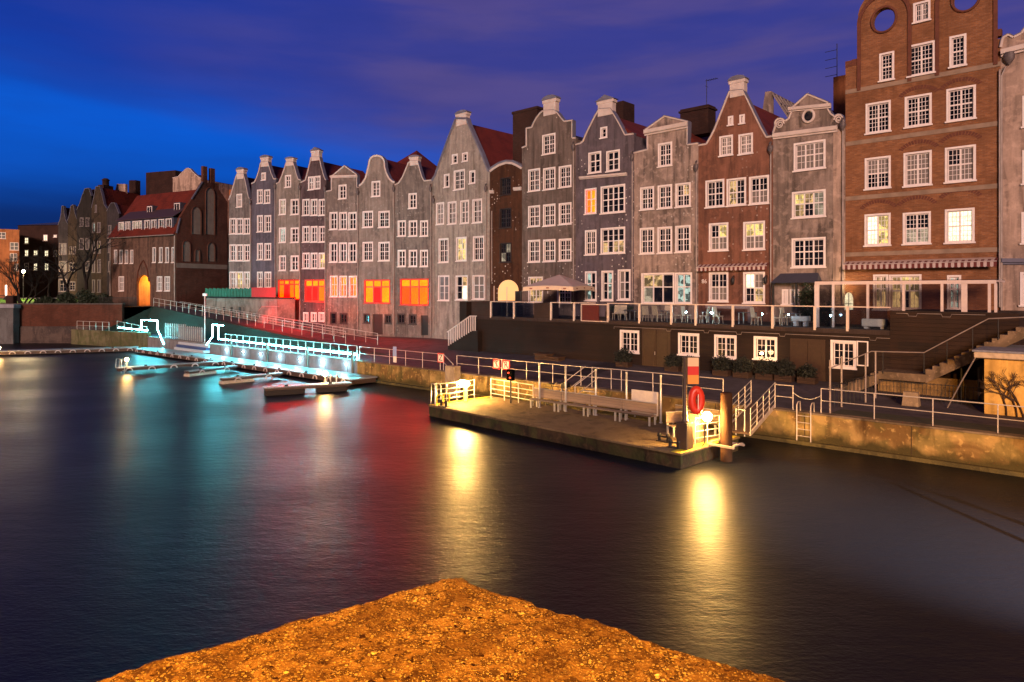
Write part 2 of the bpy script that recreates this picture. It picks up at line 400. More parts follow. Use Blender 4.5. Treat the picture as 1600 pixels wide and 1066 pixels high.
def wall_front(b, outline, holes, y, mi=0, rim=None):
    vs = []; es = []
    for poly in [outline] + holes:
        o = len(vs); vs += [Vector(p) for p in poly]; es += [(o+i, o+(i+1) % len(poly)) for i in range(len(poly))]
    V, E, Fc, *_ = delaunay_2d_cdt(vs, es, [], 0, 1e-5)
    keep = []
    for f in Fc:
        cx = sum(V[i].x for i in f)/3; cz = sum(V[i].y for i in f)/3
        if inpoly(cx, cz, outline) and not any(inpoly(cx, cz, h) for h in holes): keep.append(list(f))
    b.add([(p.x, y, p.y) for p in V], keep, mi)
    if rim:
        for h in holes:
            n = len(h)
            b.add([(x, y, z) for x, z in h] + [(x, rim, z) for x, z in h], [(i, (i+1) % n, (i+1) % n+n, i+n) for i in range(n)], mi)
def arc(cx, cz, r, a0, a1, n=12, rz=None):
    return [(cx+r*math.cos(R(a0+(a1-a0)*i/n)), cz+(rz or r)*math.sin(R(a0+(a1-a0)*i/n))) for i in range(n+1)]
STY = {'2': dict(cols=2, tr=(.6,), nx=1, ny=(2,1)), '2f': dict(cols=2, tr=(.5,), nx=2, ny=(2,2)), '2F': dict(cols=2, tr=(.5,), nx=3, ny=(3,3)),
       '3': dict(cols=3, tr=(.6,), nx=1, ny=(2,1)), '3f': dict(cols=3, tr=(.55,), nx=2, ny=(2,2)), '4': dict(cols=4, tr=(.5,), nx=1, ny=(2,2)), '1': dict(cols=2, tr=(), nx=1, ny=2), '1p': dict(cols=1, tr=(), nx=2, ny=3),
       '3b': dict(cols=3, tr=(.72,), nx=1, ny=1), '2b': dict(cols=2, tr=(.75,), nx=1, ny=1), '4b': dict(cols=4, tr=(.8,), nx=1, ny=1), '0': dict(cols=1, tr=(), nx=1, ny=2), '2l': dict(cols=2, tr=(.62,), nx=2, ny=(3,2)), 'd': dict(cols=2, tr=(.72,), nx=2, ny=(3,1))}
def house(name, label, line, x0, x1, zb, outline, wins, wall, cat='house', roof='tile', ridge=None, eave=None, depth=9.0, group=None, trim='trim', extra=(), through=(), copz=.07, off=0.0, fm=None, sur=.13, trimw=.07):
    fr = Frame(line, x0, zb, off); W = fr.u(x1); root = empty(name, fr.o, fr.l.rz, label, cat, group)
    ol = [(min(max(fr.u(x), 0), W), fr.z(x, y)) for x, y in outline]
    if abs(ol[0][0]) > 1e-4: ol = [(0, ol[0][1])] + ol
    if abs(ol[-1][0]-W) > 1e-4: ol = ol + [(W, ol[-1][1])]
    poly = [(0, 0)] + ol + [(W, 0)]; holes = []
    for w in wins:
        xa, ya, xb, yb = w[:4]; st = w[4] if len(w) > 4 else '2'; gl = w[5] if len(w) > 5 else 'k'; kw = dict(STY[st])
        if len(w) > 6: kw.update(w[6])
        xm = (xa+xb)/2; z1 = fr.z(xm, ya); z0 = fr.z(xm, yb)
        a = window(root, fr.u(xa), z0, fr.u(xb), z1, glass=gl, **{'fm': fm, 'sur': sur, **kw}); holes.append([(a[0], a[1]), (a[2], a[1]), (a[2], a[3]), (a[0], a[3])])
    for kind, poly2, mat in extra: holes.append([fr.uz(*p) for p in poly2])
    thr = [arc(fr.u(x), fr.z(x, y), r, 0, 360-360/24, 23, rz) for x, y, r, rz in through]
    b = MB(); wall_front(b, poly, holes+thr, 0, 0, .13)
    wall_front(b, poly, thr, .35, 0)
    for h in thr:
        n = len(h); b.add([(x, .13, z) for x, z in h] + [(x, .35, z) for x, z in h], [(i, (i+1) % n, (i+1) % n+n, i+n) for i in range(n)])
    n = len(poly); b.add([(x, 0, z) for x, z in poly] + [(x, .35, z) for x, z in poly], [(i, (i+1) % n, (i+1) % n+n, i+n) for i in range(n-1)])
    el = ol[0][1]; er = ol[-1][1]; ev = eave if eave is not None else min(el, er)-.05
    b.box(.01, .352, 0, .3, depth, ev); b.box(W-.3, .352, 0, W-.01, depth, ev); b.box(.3, depth-.3, 0, W-.3, depth, ev)
    b.build('wall', wall, root)
    for kind, poly2, mat in extra:
        p = MB(); q = [fr.uz(*c) for c in poly2]; p.add([(x, .128, z) for x, z in q], [list(range(len(q)))]); p.build(kind, mat, root)
    ap = max(ol, key=lambda p: p[1]); rz_ = ridge if ridge is not None else (ap[1]-.9); xm = ap[0] if ridge is None else W/2; xm = min(max(xm, W*.3), W*.7)
    if roof:
        xm = min(max(ap[0], W*.2), W*.8); rz_ = min(rz_ if ridge is not None else 1e9, ap[1]-.18); uL, uR = 0.0, W
        for x, z in ol:
            if z < rz_-.05 and z > ev+.15:
                f_ = (rz_-ev)/(rz_-z)
                if x < xm: uL = max(uL, xm-(xm-x)*f_)
                else: uR = min(uR, xm+(x-xm)*f_)
        uL = min(uL, xm-.6); uR = max(uR, xm+.6)
        r = MB(); r.prism_y([(0, ev-.06), (0, ev), (uL, ev), (xm, rz_), (uR, ev), (W, ev), (W, ev-.06)], .356, depth+.15); r.build('roof', M[roof], root)
    if trim:                                     # coping that follows the gable line
        c = MB()
        for i in range(len(ol)-1):
            (xa, za), (xb, zb2) = ol[i], ol[i+1]; d = Vector((xb-xa, zb2-za))
            if d.length < .04: continue
            nrm = Vector((-d.y, d.x)).normalized()
            pts = [(xa-nrm.x*trimw, za-nrm.y*trimw), (xb-nrm.x*trimw, zb2-nrm.y*trimw), (xb+nrm.x*.035, zb2+nrm.y*.035), (xa+nrm.x*.035, za+nrm.y*.035)]
            yo = -.06 - .003*(i % 2); c.prism_y(pts, yo, -.002)
            pt = [(xa-nrm.x*-.037, za+nrm.y*.037), (xb+nrm.x*.037, zb2+nrm.y*.037), (xb+nrm.x*copz, zb2+nrm.y*copz), (xa+nrm.x*copz, za+nrm.y*copz)]
            c.prism_y(pt, yo-.03, .40+.003*(i % 2), 1)
        c.build('coping', [M[trim], M['coping']], root)
    return root, fr, W
def cornice(root, fr, pts, h=.16, out=.14, mat='trim', name='cornice', y=0.0):
    b = MB()
    for (xa, ya), (xb, yb) in zip(pts[:-1], pts[1:]):
        a = fr.uz(xa, ya); c = fr.uz(xb, yb)
        b.prism_y([(a[0], a[1]-h), (c[0], c[1]-h), (c[0], c[1]), (a[0], a[1])], y-out, y-.002)
        b.prism_y([(a[0], a[1]-h*1.5), (c[0], c[1]-h*1.5), (c[0], c[1]-h*1.003), (a[0], a[1]-h*1.003)], y-out*.5, y-.004)
    return b.build(name, M[mat], root)
def capblock(root, fr, x0, y0, x1, y1, ped=False, y=-.05, mat='trim', d=.55, name='finial'):
    a = fr.uz(x0, y0); c = fr.uz(x1, y1); b = MB(); w = c[0]-a[0]; h = a[1]-c[1]
    b.bevbox(a[0]+w*.1, y, c[1]-.25, c[0]-w*.1, y+d, a[1]-h*.38, .02)
    b.bevbox(a[0]+w*.04, y-.03, a[1]-h*.42, c[0]-w*.04, y+d+.03, a[1]-h*.22, .02)
    o = b.build(name, M[mat], root); b = MB()
    if ped: b.prism_y([(a[0]-.05, a[1]-h*.22), (c[0]+.05, a[1]-h*.22), ((a[0]+c[0])/2, a[1]+h*.12)], y-.08, y+d+.08)
    else: b.prism_y([(a[0], a[1]-h*.22)]+arc((a[0]+c[0])/2, a[1]-h*.22, w/2, 180, 0, 8, h*.25)[1:-1]+[(c[0], a[1]-h*.22)], y-.08, y+d+.08)
    b.build('finial_cap', M['coping'], o)
def pipe(root, fr, x, y0, y1, hop=True, y=-.14, r=.055, mat='pipe'):
    u = fr.u(x); z1 = fr.z(x, y0); z0 = max(fr.z(x, y1), .05); b = MB(); b.tube([(u, y, z0), (u, y, z1)], r)
    z = z0+.8
    while z < z1-.3: b.lathe((u, y, z), [(r+.02, 0), (r+.02, .06)], 8); b.box(u-.02, y, z, u+.02, -.001, z+.05); z += 2.1
    o = b.build('drainpipe', M[mat], root)
    if hop:
        b = MB(); b.lathe((u, y-.06, z1-.05), [(.06, 0), (.09, .1), (.17, .22), (.21, .42), (.16, .5), (.2, .55)], 10, sx=1, sy=.7)
        b.tube([(u, y+.05, z1+.75), (u, y-.08, z1+.7), (u, y-.1, z1+.5)], .07)
        b.build('rain_hopper', M['hop'], o)
def text_mb(txt, size):
    cu = bpy.data.curves.new('t', 'FONT'); cu.body = txt; cu.size = size; cu.extrude = .004; cu.align_x = 'CENTER'; cu.align_y = 'CENTER'
    o = bpy.data.objects.new('t', cu); COL.objects.link(o); bpy.context.view_layer.update(); me = bpy.data.meshes.new_from_object(o)
    b = MB(); b.add([(v.co.x, -v.co.z, v.co.y) for v in me.vertices], [list(p.vertices) for p in me.polygons])
    bpy.data.objects.remove(o); bpy.data.curves.remove(cu); bpy.data.meshes.remove(me); return b

# ================================================================ the row of gabled houses
LA = Line((21.3, 44.0), (.729, -.685)); LB = Line((-8.3, 71.8), (27.0, -14.2))
ROW = 'gabled town houses along the quay'
def niche(root, fr, poly, mat, depth=2.6, glow=(1, .45, .08), e=60, w=2.2):
    q = [fr.uz(*p) for p in poly]; xs = [p[0] for p in q]; zs = [p[1] for p in q]; n = len(q); b = MB()
    b.add([(x, .34, z) for x, z in q] + [(x, depth, z) for x, z in q], [(i, (i+1) % n, (i+1) % n+n, i+n) for i in range(n)] + [list(range(n, 2*n))])
    o = b.build('passage', mat, root)
    l = bpy.data.lights.new('passage_lamp', 'POINT'); l.energy = e; l.color = glow; l.shadow_soft_size = .15
    lo = bpy.data.objects.new('passage_lamp', l); COL.objects.link(lo); lo.parent = root; lo.location = ((min(xs)+max(xs))/2, depth*.5, max(zs)-.6)
    return o
Pl = lambda n, c, d=.5, s=0.0, seed=0.0: plaster(n, c, d, s, seed)
P = {
 'h1': Pl('grey_stucco_a', (.18, .145, .135), .5, 0, 1), 'h2': Pl('blue_grey_stucco', (.10, .085, .108), .4, 0, 2), 'h3': Pl('beige_stucco_a', (.23, .185, .16), .5, 0, 3),
 'h4': Pl('plum_stucco', (.095, .062, .066), .5, .4, 4), 'h5': Pl('taupe_stucco_a', (.21, .16, .14), .55, .3, 5), 'h6': Pl('taupe_stucco_b', (.235, .18, .155), .45, .2, 6),
 'h7': Pl('grey_stucco_b', (.18, .14, .125), .55, .3, 7), 'h8': Pl('pale_grey_stucco', (.31, .25, .215), .45, .25, 8), 'h9': Pl('dark_brown_stucco', (.070, .026, .012), .5, .9, 9),
 'h10': Pl('brown_grey_stucco', (.145, .105, .09), .5, .9, 10), 'h11': Pl('purple_grey_stucco', (.115, .088, .102), .45, .9, 11), 'h12': Pl('weathered_beige_stucco', (.31, .225, .19), .7, .6, 12),
 'h13': Pl('rust_brown_stucco', (.20, .085, .055), .5, .35, 13), 'h14': Pl('weathered_ochre_stucco', (.26, .19, .16), .75, .1, 14), 'h16': Pl('cream_stucco', (.42, .29, .23), .55, 0, 16),
 'brickA': brick('orange_red_brick', (.32, .125, .050), (.19, .07, .028), (.24, .14, .095), .4), 'brickG': brick('dark_gate_brick', (.13, .036, .018), (.085, .026, .015), (.08, .045, .035), .5, 1.3),
 'brickD': brick('grimy_brick', (.045, .016, .012), (.03, .012, .01), (.04, .025, .02), .5, 1.5), 'gfront': Pl('brown_gate_render', (.12, .065, .048), .55, 0, 20),
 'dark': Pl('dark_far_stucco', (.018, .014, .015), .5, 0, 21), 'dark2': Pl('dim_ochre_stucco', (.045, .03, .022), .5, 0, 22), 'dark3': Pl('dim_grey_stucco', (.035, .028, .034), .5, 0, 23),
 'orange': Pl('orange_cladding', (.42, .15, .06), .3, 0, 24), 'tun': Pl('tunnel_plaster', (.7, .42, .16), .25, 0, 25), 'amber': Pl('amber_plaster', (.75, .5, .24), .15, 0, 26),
}
def rowwin(spans, ya, yb, st='2', gl=None, slope=0):
    gl = gl or ['k']*len(spans); x0 = spans[0][0]
    return [(a, ya+(a-x0)*slope, b, yb+(a-x0)*slope, st, gl[i]) for i, (a, b) in enumerate(spans)]

h, fr, W = house('gabled_house', 'narrow grey gabled house at the left end of the row beside the brick gatehouse', LB, 357.5, 393, 1.2,
    [(357.5,312.5),(361,304),(365,290),(369,276),(371,272),(381,272),(384,284),(387,299),(389,309),(393,312)],
    rowwin([(370,378.5)],303,324,'2','c') + rowwin([(359,368.6),(369.4,379.6),(381,391)],341,366) + rowwin([(359,368.6),(369.4,379.6),(381,391)],382,408) + rowwin([(359,368.6),(369.4,379.6),(381,391)],424.5,451.5,'2',['c','y','q']),
    P['h1'], group=ROW, copz=.06)
capblock(h, fr, 369, 262.5, 382, 276); pipe(h, fr, 392.6, 320, 500, True)
h, fr, W = house('gabled_house', 'slate blue gabled house, second from the left in the row', LB, 393, 431.7, 1.2,
    [(393,287),(398,284.5),(401,278),(405,266),(407,256),(409,253),(419,253),(421,260),(424,270),(428,279.5),(431.7,279.5)],
    [(409,269.8,415.6,281.8,'1')] + rowwin([(402,410.6),(413,422.4)],296.3,318.2) + rowwin([(402,410.8),(413.6,423.8)],336.5,362.7) + rowwin([(402,410.8),(413.6,423.8)],380,406.3) + rowwin([(402,410.5),(413.6,424)],424.6,450,'2',['k','c']),
    P['h2'], group=ROW, copz=.06)
capblock(h, fr, 406.4, 243.6, 421, 256.5); pipe(h, fr, 431.2, 296, 520)
h, fr, W = house('gabled_house', 'light grey gabled house with a three-part red lit window at the red awning end', LB, 431.7, 470.3, 1.2,
    [(431.7,287.3),(436,285),(440.5,275),(445,262),(448,253),(458,253),(461,262),(464,273),(466.5,280),(470.3,281.5)],
    [(445.6,273.7,455,293,'2')] + rowwin([(436.5,446.8),(454.6,466.8)],311.2,335.7,'2',['q','k']) + rowwin([(436.5,446.8),(454.6,466.8)],355.7,379.3,'2',['t','k']) + rowwin([(436.5,446.8),(454.6,466.8)],399.3,423.2) + [(434.2,436.5,468.8,468.8,'4b','oYoYoroY',{'fm':M['redlit_frame'],'sur':.13,'mw':.075})],
    P['h3'], group=ROW, copz=.06)
capblock(h, fr, 445.8, 246.4, 460, 255); pipe(h, fr, 469.8, 297, 520)
h, fr, W = house('gabled_house', 'plum brown gabled house with an oval opening and one wide red and yellow lit window', LB, 470.3, 509.8, 1.2,
    [(470.3,285),(477.3,281.6),(481,268),(484.5,254),(486,246),(499.5,246),(502,258),(505,270),(508.3,280),(509.8,281)],
    [(481.8,276,490.4,297,'2'),(491.2,275,500.8,295.6,'2')] + rowwin([(473,483.8),(485.8,496.2),(498.3,508.8)],311.2,337) + rowwin([(473,483.8),(485.8,496.2),(498.3,508.8)],353.4,378.7) + rowwin([(473,483.8),(485.8,496.2),(498.3,508.8)],395,420,'2',['k','k','y']) + [(476,436.5,508.3,471.6,'3b','YYYrro',{'fm':M['redlit_frame'],'sur':.13,'mw':.075})] +
    [(474,488,482,503,'1','k',{'sill':False}),(486,488,495,503,'1','k',{'sill':False}),(498,488,507,503,'1','k',{'sill':False})],
    P['h4'], group=ROW, copz=.06)
capblock(h, fr, 485.2, 232.8, 500.4, 247, True); pipe(h, fr, 509.4, 300, 520)
h, fr, W = house('gabled_house', 'taupe house with a triangular pediment and three narrow orange lit windows', LB, 509.8, 561, 1.2,
    [(509.8,299),(518,297.5),(518,274.5),(520,274.2),(538.4,259),(558,273),(558.4,293),(561,293)],
    [(529.4,288.7,541.6,311,'2')] + rowwin([(515.3,527.4),(530.6,542.2),(544.7,557.4)],331.5,359,'2') + rowwin([(515.3,527.4),(530.6,542.2),(544.7,557.4)],379,410) + rowwin([(516,528),(530.6,542.4),(545.4,558)],431,464,'2',['ooooYo','oYoOoY','oYOoOo']) +
    [(516,488,526,507,'0','k',{'fm':M['framed'],'sill':False}),(531,489,543,506,'1','k',{'fm':M['framed']})],
    P['h5'], group=ROW, copz=.06, ridge=17.0)
cornice(h, fr, [(517,274.8),(559,273.6)], .18, .2); pipe(h, fr, 560.5, 305, 520)
h, fr, W = house('gabled_house', 'taupe house with a round-topped white-edged bell gable and wide yellow and red lit window', LB, 561, 617, 1.2,
    [(561,290),(566,286),(571,278),(574,266),(576,258)]+[(589-12.5*math.cos(R(a)), 254-11.5*math.sin(R(a))) for a in range(0,181,22)]+[(602,261),(604.5,270),(609,279),(614,283.5),(617,284)],
    [(580.9,283,594.4,307.4,'2f')] + rowwin([(566.9,583),(591.7,609)],329.8,355.7,'2f') + rowwin([(566.9,583),(591.7,609)],378,408,'2f') + [(568.8,436.5,609.8,474.5,'3b','YYYYrY',{'fm':M['redlit_frame'],'sur':.13,'mw':.075})] +
    [(568,490,578,505,'1','k',{'fm':M['framed']}),(601,491,612,506,'1','k',{'fm':M['framed']})],
    P['h6'], group=ROW, copz=.06, trimw=.15, extra=[('door', [(582,491),(598,491),(598,523),(582,523)], simple('dark_brown_door', (.035,.012,.006), .5))])
pipe(h, fr, 616.4, 300, 524)
h, fr, W = house('gabled_house', 'grey gabled house with the rightmost orange lit window, beside the tall steep gable', LB, 617, 675, 1.2,
    [(617,289),(623,286),(629,277),(634,265),(638,255),(641,252),(653,252),(656,264),(660,277),(663,282.5),(675,281.5)],
    [(638.6,302,651.4,326,'2')] + rowwin([(621.7,634.2),(639,652),(656.7,668.9)],344.5,369.5) + rowwin([(621.7,634.2),(639,652),(656.7,668.9)],390.5,417) + [(625,435,670,477.5,'3b','YYYOoo',{'fm':M['redlit_frame'],'sur':.13,'mw':.075})] +
    [(621,490,633,506,'1','k',{'fm':M['framed']}),(639,491,651,507,'1','k',{'fm':M['framed']})],
    P['h7'], group=ROW, copz=.06, extra=[('door', [(658,493),(669,493),(669,524),(658,524)], simple('black_door', (.012,.008,.007), .5))])
capblock(h, fr, 638.6, 243.6, 655.4, 254); pipe(h, fr, 674, 300, 526)
h, fr, W = house('gabled_house', 'tall pale grey house with a steep pointed gable and dark sloping copings', LA, 675.4, 765.2, 1.2,
    [(675.4,283),(680.5,274.5),(690,247),(700,220),(711,191),(713,186),(729,186),(731,193),(741,216),(752,241),(762,267),(765.2,268)],
    [(706.4,241,715.4,256,'0'),(722.4,238.5,731,252.5,'0'),(709.4,265.5,726.4,296.5,'2f'),(694,272,702.4,293,'0'),(733.6,266.5,742.8,287,'0')] +
    [(682,316.5,694,351,'2f'),(700,315,713.4,350.5,'2f'),(719.6,313,733,349.5,'2f'),(738.6,311,753.4,348.5,'2f'),(685.8,372.5,701,410.5,'2f'),(713.2,370.5,729.2,408,'2f','y'),(739.4,369,756.6,407.5,'2f'),
     (685,430.5,702.2,470,'2','g',{'sur':.1}),(712.4,430.5,731,469,'2','kwkvwk',{'sur':.1}),(738.6,430,757.4,468,'2','c',{'sur':.1})],
    P['h8'], group=ROW, trim='coping', copz=.16, trimw=.05)
capblock(h, fr, 711.3, 175.5, 730.8, 190); pipe(h, fr, 679, 318, 524); pipe(h, fr, 761, 300, 524)
h, fr, W = house('narrow_house', 'narrow dark brown house with a white curved cornice and lit arched passage', LA, 765.4, 815.7, 1.2,
    [(765.4,267),(772,262),(780,257),(791,253.5),(800,254),(808,257.5),(815.7,262)],
    [(781.8,277.5,798.6,304.5,'2f','k'),(781,325.5,799,356,'2f','k'),(781,379.5,799,410,'2f','kqqk')], P['h9'], cat='house', group=ROW, fm=M['framed'], sur=.07, copz=.22, trimw=.16, ridge=17.2,
    through=())
cornice(h, fr, [(765.6,297.5),(772,297.5)], .2, .14); cornice(h, fr, [(803,293.2),(815,292.2)], .2, .14)
b = MB(); a = [fr.uz(x, y) for x, y in [(778.5,470),(778.5,455)]+[(794.5-16*math.cos(R(t)), 455-17.5*math.sin(R(t))) for t in range(15,180,15)]+[(810.5,455),(810.5,470)]]
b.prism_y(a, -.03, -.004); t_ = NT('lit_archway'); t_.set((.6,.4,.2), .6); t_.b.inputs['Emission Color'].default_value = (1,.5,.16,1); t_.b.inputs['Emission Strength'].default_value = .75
b.build('lit_archway', t_.m, h)
b = MB(); c0 = fr.uz(787.5, 250); c1 = fr.uz(823, 167); b.box(c0[0], 1.2, c0[1]-3, c1[0]+.2, 4.2, fr.z(805,168)); b.box(c0[0]-.08, 1.12, fr.z(805,171), c1[0]+.28, 4.28, fr.z(805,167))
b.build('chimney', brick('chimney_brick', (.06,.022,.015), (.04,.016,.012), (.04,.025,.02), .4), h)
pipe(h, fr, 770, 330, 440, False)
h, fr, W = house('gabled_house', 'brown grey house with a stepped gable behind the white patio umbrella', LA, 815.7, 899.5, 1.2,
    [(815.7,231),(822.6,228),(822.6,200.5),(831,199),(834,192),(838.5,184),(844,177),(848,173.5),(866,172.5),(872,177),(877,184),(882,189.5),(894.5,188),(894.5,215.5),(899.5,215.5)],
    [(847.6,209.5,868,241,'2f')] + [(825.6,264,844,299,'2f'),(849,262,868,296.5,'2f'),(873.4,259,893,293,'2f'),(825.6,321.5,844,354.5,'2f'),(849,319,868,353.5,'2f'),(873.4,317,893,351,'2f'),(825.6,375,844,410,'2f'),(849,374,868,409,'2f'),(873.4,373,893,408,'2f','k')] +
    [(825.8,432.5,848.5,473,'2f','w',{'sur':.1}),(871,441,893,474,'2f','k')],
    P['h10'], group=ROW, ridge=20.2, copz=.06, roof='tiled')
capblock(h, fr, 847, 152.5, 870.5, 173); pipe(h, fr, 897.5, 236, 470)
h, fr, W = house('gabled_house', 'purple grey gabled house with one amber lit window and wide four-light windows', LA, 899.5, 990.4, 1.2,
    [(899.5,226),(907,224),(911,221),(916,209),(922,197),(929,183),(936,171),(954,170),(961,181),(969,195),(977,210.5),(990.4,209)],
    [(938.2,198.5,949,216,'0'),(919.6,237.5,939.6,270.5,'2'),(947.6,235,968.6,267.5,'2'),(914,294.5,932.2,334.5,'2','oYoYoo'),(938.8,289.5,977,333,'4','k'),(914.4,359.5,932.2,398.5,'2f'),(938.8,355.5,977,396.5,'4','kkkkwkww'),
     (914.4,424,932.4,470,'2','tk'),(940,423,958.4,470,'2','kt'),(965.6,421,985.4,469,'2','ck')],
    P['h11'], group=ROW, copz=.07)
cornice(h, fr, [(906.5,276.5),(980,270)], .16, .2); capblock(h, fr, 931.6, 154.5, 960, 173, True)
b = MB(); c0 = fr.uz(921.5, 200); c1 = fr.uz(935, 155); b.box(c0[0]-1.6, 4.5, c0[1], c1[0]-.6, 6.3, c1[1]+.9); b.build('chimney', P['brickD'], h)
pipe(h, fr, 989.4, 252, 470)
h, fr, W = house('gabled_house', 'weathered beige house with a low white pediment and a wide glazed shop front', LA, 990.4, 1091.2, 1.2,
    [(990.4,239),(1011.8,233.5),(1011.8,203.5),(1008,203.3),(1038.8,181.5),(1075,190),(1074.4,226),(1091.2,224)],
    [(1028.4,223,1050.4,260,'2f'),(1000.5,292,1022.2,328,'2f'),(1028,289,1050.4,326,'2f'),(1055.5,286,1079.4,323.5,'2f','kwkk'),(1000,356,1022.2,397,'2f'),(1027.6,354.5,1050.4,396,'2f','kkkk'),(1055.3,352.5,1079.4,394.5,'2f'),
     (1002.4,426.5,1054,475,'3b','wwkqkk',{'tr':(.56,)}),(1055,426,1081.5,475,'2b','tt',{'tr':(.56,)})],
    P['h12'], group=ROW, ridge=19.0, copz=.07)
cornice(h, fr, [(1008,203.8),(1075.6,190.8)], .3, .25); pipe(h, fr, 1089.4, 268, 475)
b = MB(); a = fr.u(1042); b.box(a, 2.0, fr.z(1060,205), a+2.4, 3.2, fr.z(1060,160)); b.box(a-.1, 1.9, fr.z(1060,166), a+2.5, 3.3, fr.z(1060,163)); b.build('chimney', P['brickD'], h)
b = MB(); u = fr.u(1080); zt = fr.z(1080, 113); z0 = fr.z(1080, 195); b.tube([(u, 2.4, z0), (u, 2.4, zt)], .025); b.tube([(u-.1, 2.4, zt-.1), (u+.9, 2.4, zt-.1)], .02)
for k in range(5): b.tube([(u+.1+k*.18, 2.2, zt-.1), (u+.1+k*.18, 2.6, zt-.1)], .015)
b.tube([(u, 2.15, zt-.55), (u, 2.65, zt-.55)], .015); b.build('aerial', M['iron'], h)
b = MB(); u0 = fr.u(1097); b.box(u0, 5, fr.z(1080,215), u0+2.2, 8, fr.z(1085,182)); b.build('roof_box', M['tiled'], h)
h, fr, W = house('gabled_house', 'rust brown house with a tall white-edged pointed gable and striped awning', LA, 1091.2, 1208, 1.2,
    [(1091.2,227),(1104,225),(1110,215),(1117,201),(1126,178),(1134,158),(1140,143),(1161,141),(1170,159),(1180,180),(1190,200),(1198,214),(1208,212.5)],
    [(1137.8,181.5,1146,196,'1'),(1155.6,179,1164,193.5,'1'),(1124.2,212,1145.4,243.5,'2f','c'),(1154.2,209,1176.6,241,'2f','c'),(1102.6,281,1132,324,'2f'),(1135.6,278.5,1166,321.5,'2f','wkwk'),(1170.6,275,1202,319,'2f','kkcc'),(1108,348.5,1138.2,392,'2f','kycc'),(1161.6,346,1195.4,390.5,'2f','yycc'),
     (1108,425,1138.2,471.5,'2f','kkcc'),(1161.6,425,1195.4,474,'2f','vckw')],
    P['h13'], group=ROW, copz=.06)
capblock(h, fr, 1137.6, 122, 1165.8, 143); pipe(h, fr, 1205.5, 240, 475)
def striped_valance(root, fr, x0, x1, y0, y1, n, out=.5):
    b = MB(); u0, u1 = fr.u(x0), fr.u(x1); z1 = fr.z((x0+x1)/2, y0); z0 = fr.z((x0+x1)/2, y1); w = (u1-u0)/n
    for k in range(n):
        a, c = u0+k*w, u0+(k+1)*w
        b.add([(a, -out, z1), (c, -out, z1), (c, -out, z0+.05), ((a+c)/2, -out, z0), (a, -out, z0+.05)], [(0,1,2,3,4)], k % 2)
        b.add([(a, -out, z1), (c, -out, z1), (c, -.01, z1+.22), (a, -.01, z1+.22)], [(0,1,2,3)], k % 2)
    b.tube([(u0, -out, z1), (u1, -out, z1)], .03, 6, 0); b.build('awning', [simple('awning_cream', (.55,.42,.38), .8), simple('awning_maroon', (.14,.025,.02), .8)], root)
striped_valance(h, fr, 1093, 1203, 417, 423.5, 32)
nb = text_mb('86', .42); u, z = fr.uz(1100.5, 440); g = MB(); g.add([(x+u, y*.3-.006, q+z) for x, y, q in nb.v], nb.f); g.build('house_number', M['frame'], h)
for x, y in ((1148.5, 437), (1199, 436)):
    b = MB(); u, z = fr.uz(x, y); b.tube([(u, 0, z+.15), (u, -.2, z+.28), (u, -.35, z+.2)], .02); b.lathe((u, -.35, z-.35), [(.04,0),(.1,.06),(.14,.42),(.05,.5),(.02,.58)], 6); b.build('wall_lantern', M['iron'], h)
h, fr, W = house('baroque_house', 'weathered beige house with white scrolls, a pediment and a round oculus window', LA, 1208, 1321, 1.2,
    [(1208,208),(1212,196)]+[(1219.5+8.5*math.cos(R(a)), 193-8*math.sin(R(a))) for a in (180,150,120,90,60,30)]+[(1232,186),(1236,177),(1238,168),(1262,147),(1294,160),(1294.5,171),(1299,178),(1305,182)]+[(1311+7*math.cos(R(a)), 186-7*math.sin(R(a))) for a in (120,90,60,20)]+[(1321,197)],
    [(1240.4,221,1290.2,265.5,'3f','c'),(1237.6,298,1290.4,340,'3f','ywqwkq'),(1237.2,371.5,1290.2,418,'3f','k'),(1222,452,1232,476,'2l','t'),(1234,452,1249,476,'2l','k')],
    P['h14'], group=ROW, ridge=19.0, copz=.06, through=())
cornice(h, fr, [(1208.5,209.5),(1309,196.8)], .26, .22)
b = MB(); b.box(fr.u(1302), -.03, 0, W-.02, -.002, fr.z(1311,202)); b.build('pilaster', P['h16'], h)
cornice(h, fr, [(1233,168.5),(1299,162)], .2, .2, name='pediment_cornice')
b = MB(); u, z = fr.uz(1263.5, 181.8); ring = [(u+.36*math.cos(t*math.pi/10), -.05, z+.40*math.sin(t*math.pi/10)) for t in range(20)]; b.tube(ring, .09, 8, 0, True)
o = b.build('oculus', M['trim'], h); b = MB(); b.add([(u+.33*math.cos(t*math.pi/10), -.012, z+.37*math.sin(t*math.pi/10)) for t in range(20)], [list(range(20))]); b.build('pane', G['k'], o)
for x, y, sg in ((1219, 195, 1), (1311, 187, -1)):
    b = MB(); u, z = fr.uz(x, y); b.tube([(u+sg*(.30-.26*t/22)*math.cos(t*.6), -.07, z+(.30-.26*t/22)*math.sin(t*.6)) for t in range(22)], .05, 6); b.build('scroll', M['trim'], h)
b = MB(); a0, a1 = fr.u(1213), fr.u(1286); z1 = fr.z(1250, 427); z0 = fr.z(1250, 442)
b.add([(a0+.3,-.02,z1),(a1-.3,-.02,z1),(a1,-1.0,z0),(a0,-1.0,z0),(a0,-.02,z0),(a1,-.02,z0)], [(0,1,2,3),(0,3,4),(1,5,2),(3,2,5,4)]); b.build('porch_roof', M['slate'], h)
b = MB(); 
for x in (1216, 1252, 1283): u = fr.u(x); b.box(u-.06,-.9,fr.z(x,482),u+.06,-.78,z0)
b.build('porch_posts', M['iron'], h); h.children[-1].name = 'porch_frame'
pipe(h, fr, 1318, 204, 480, True)
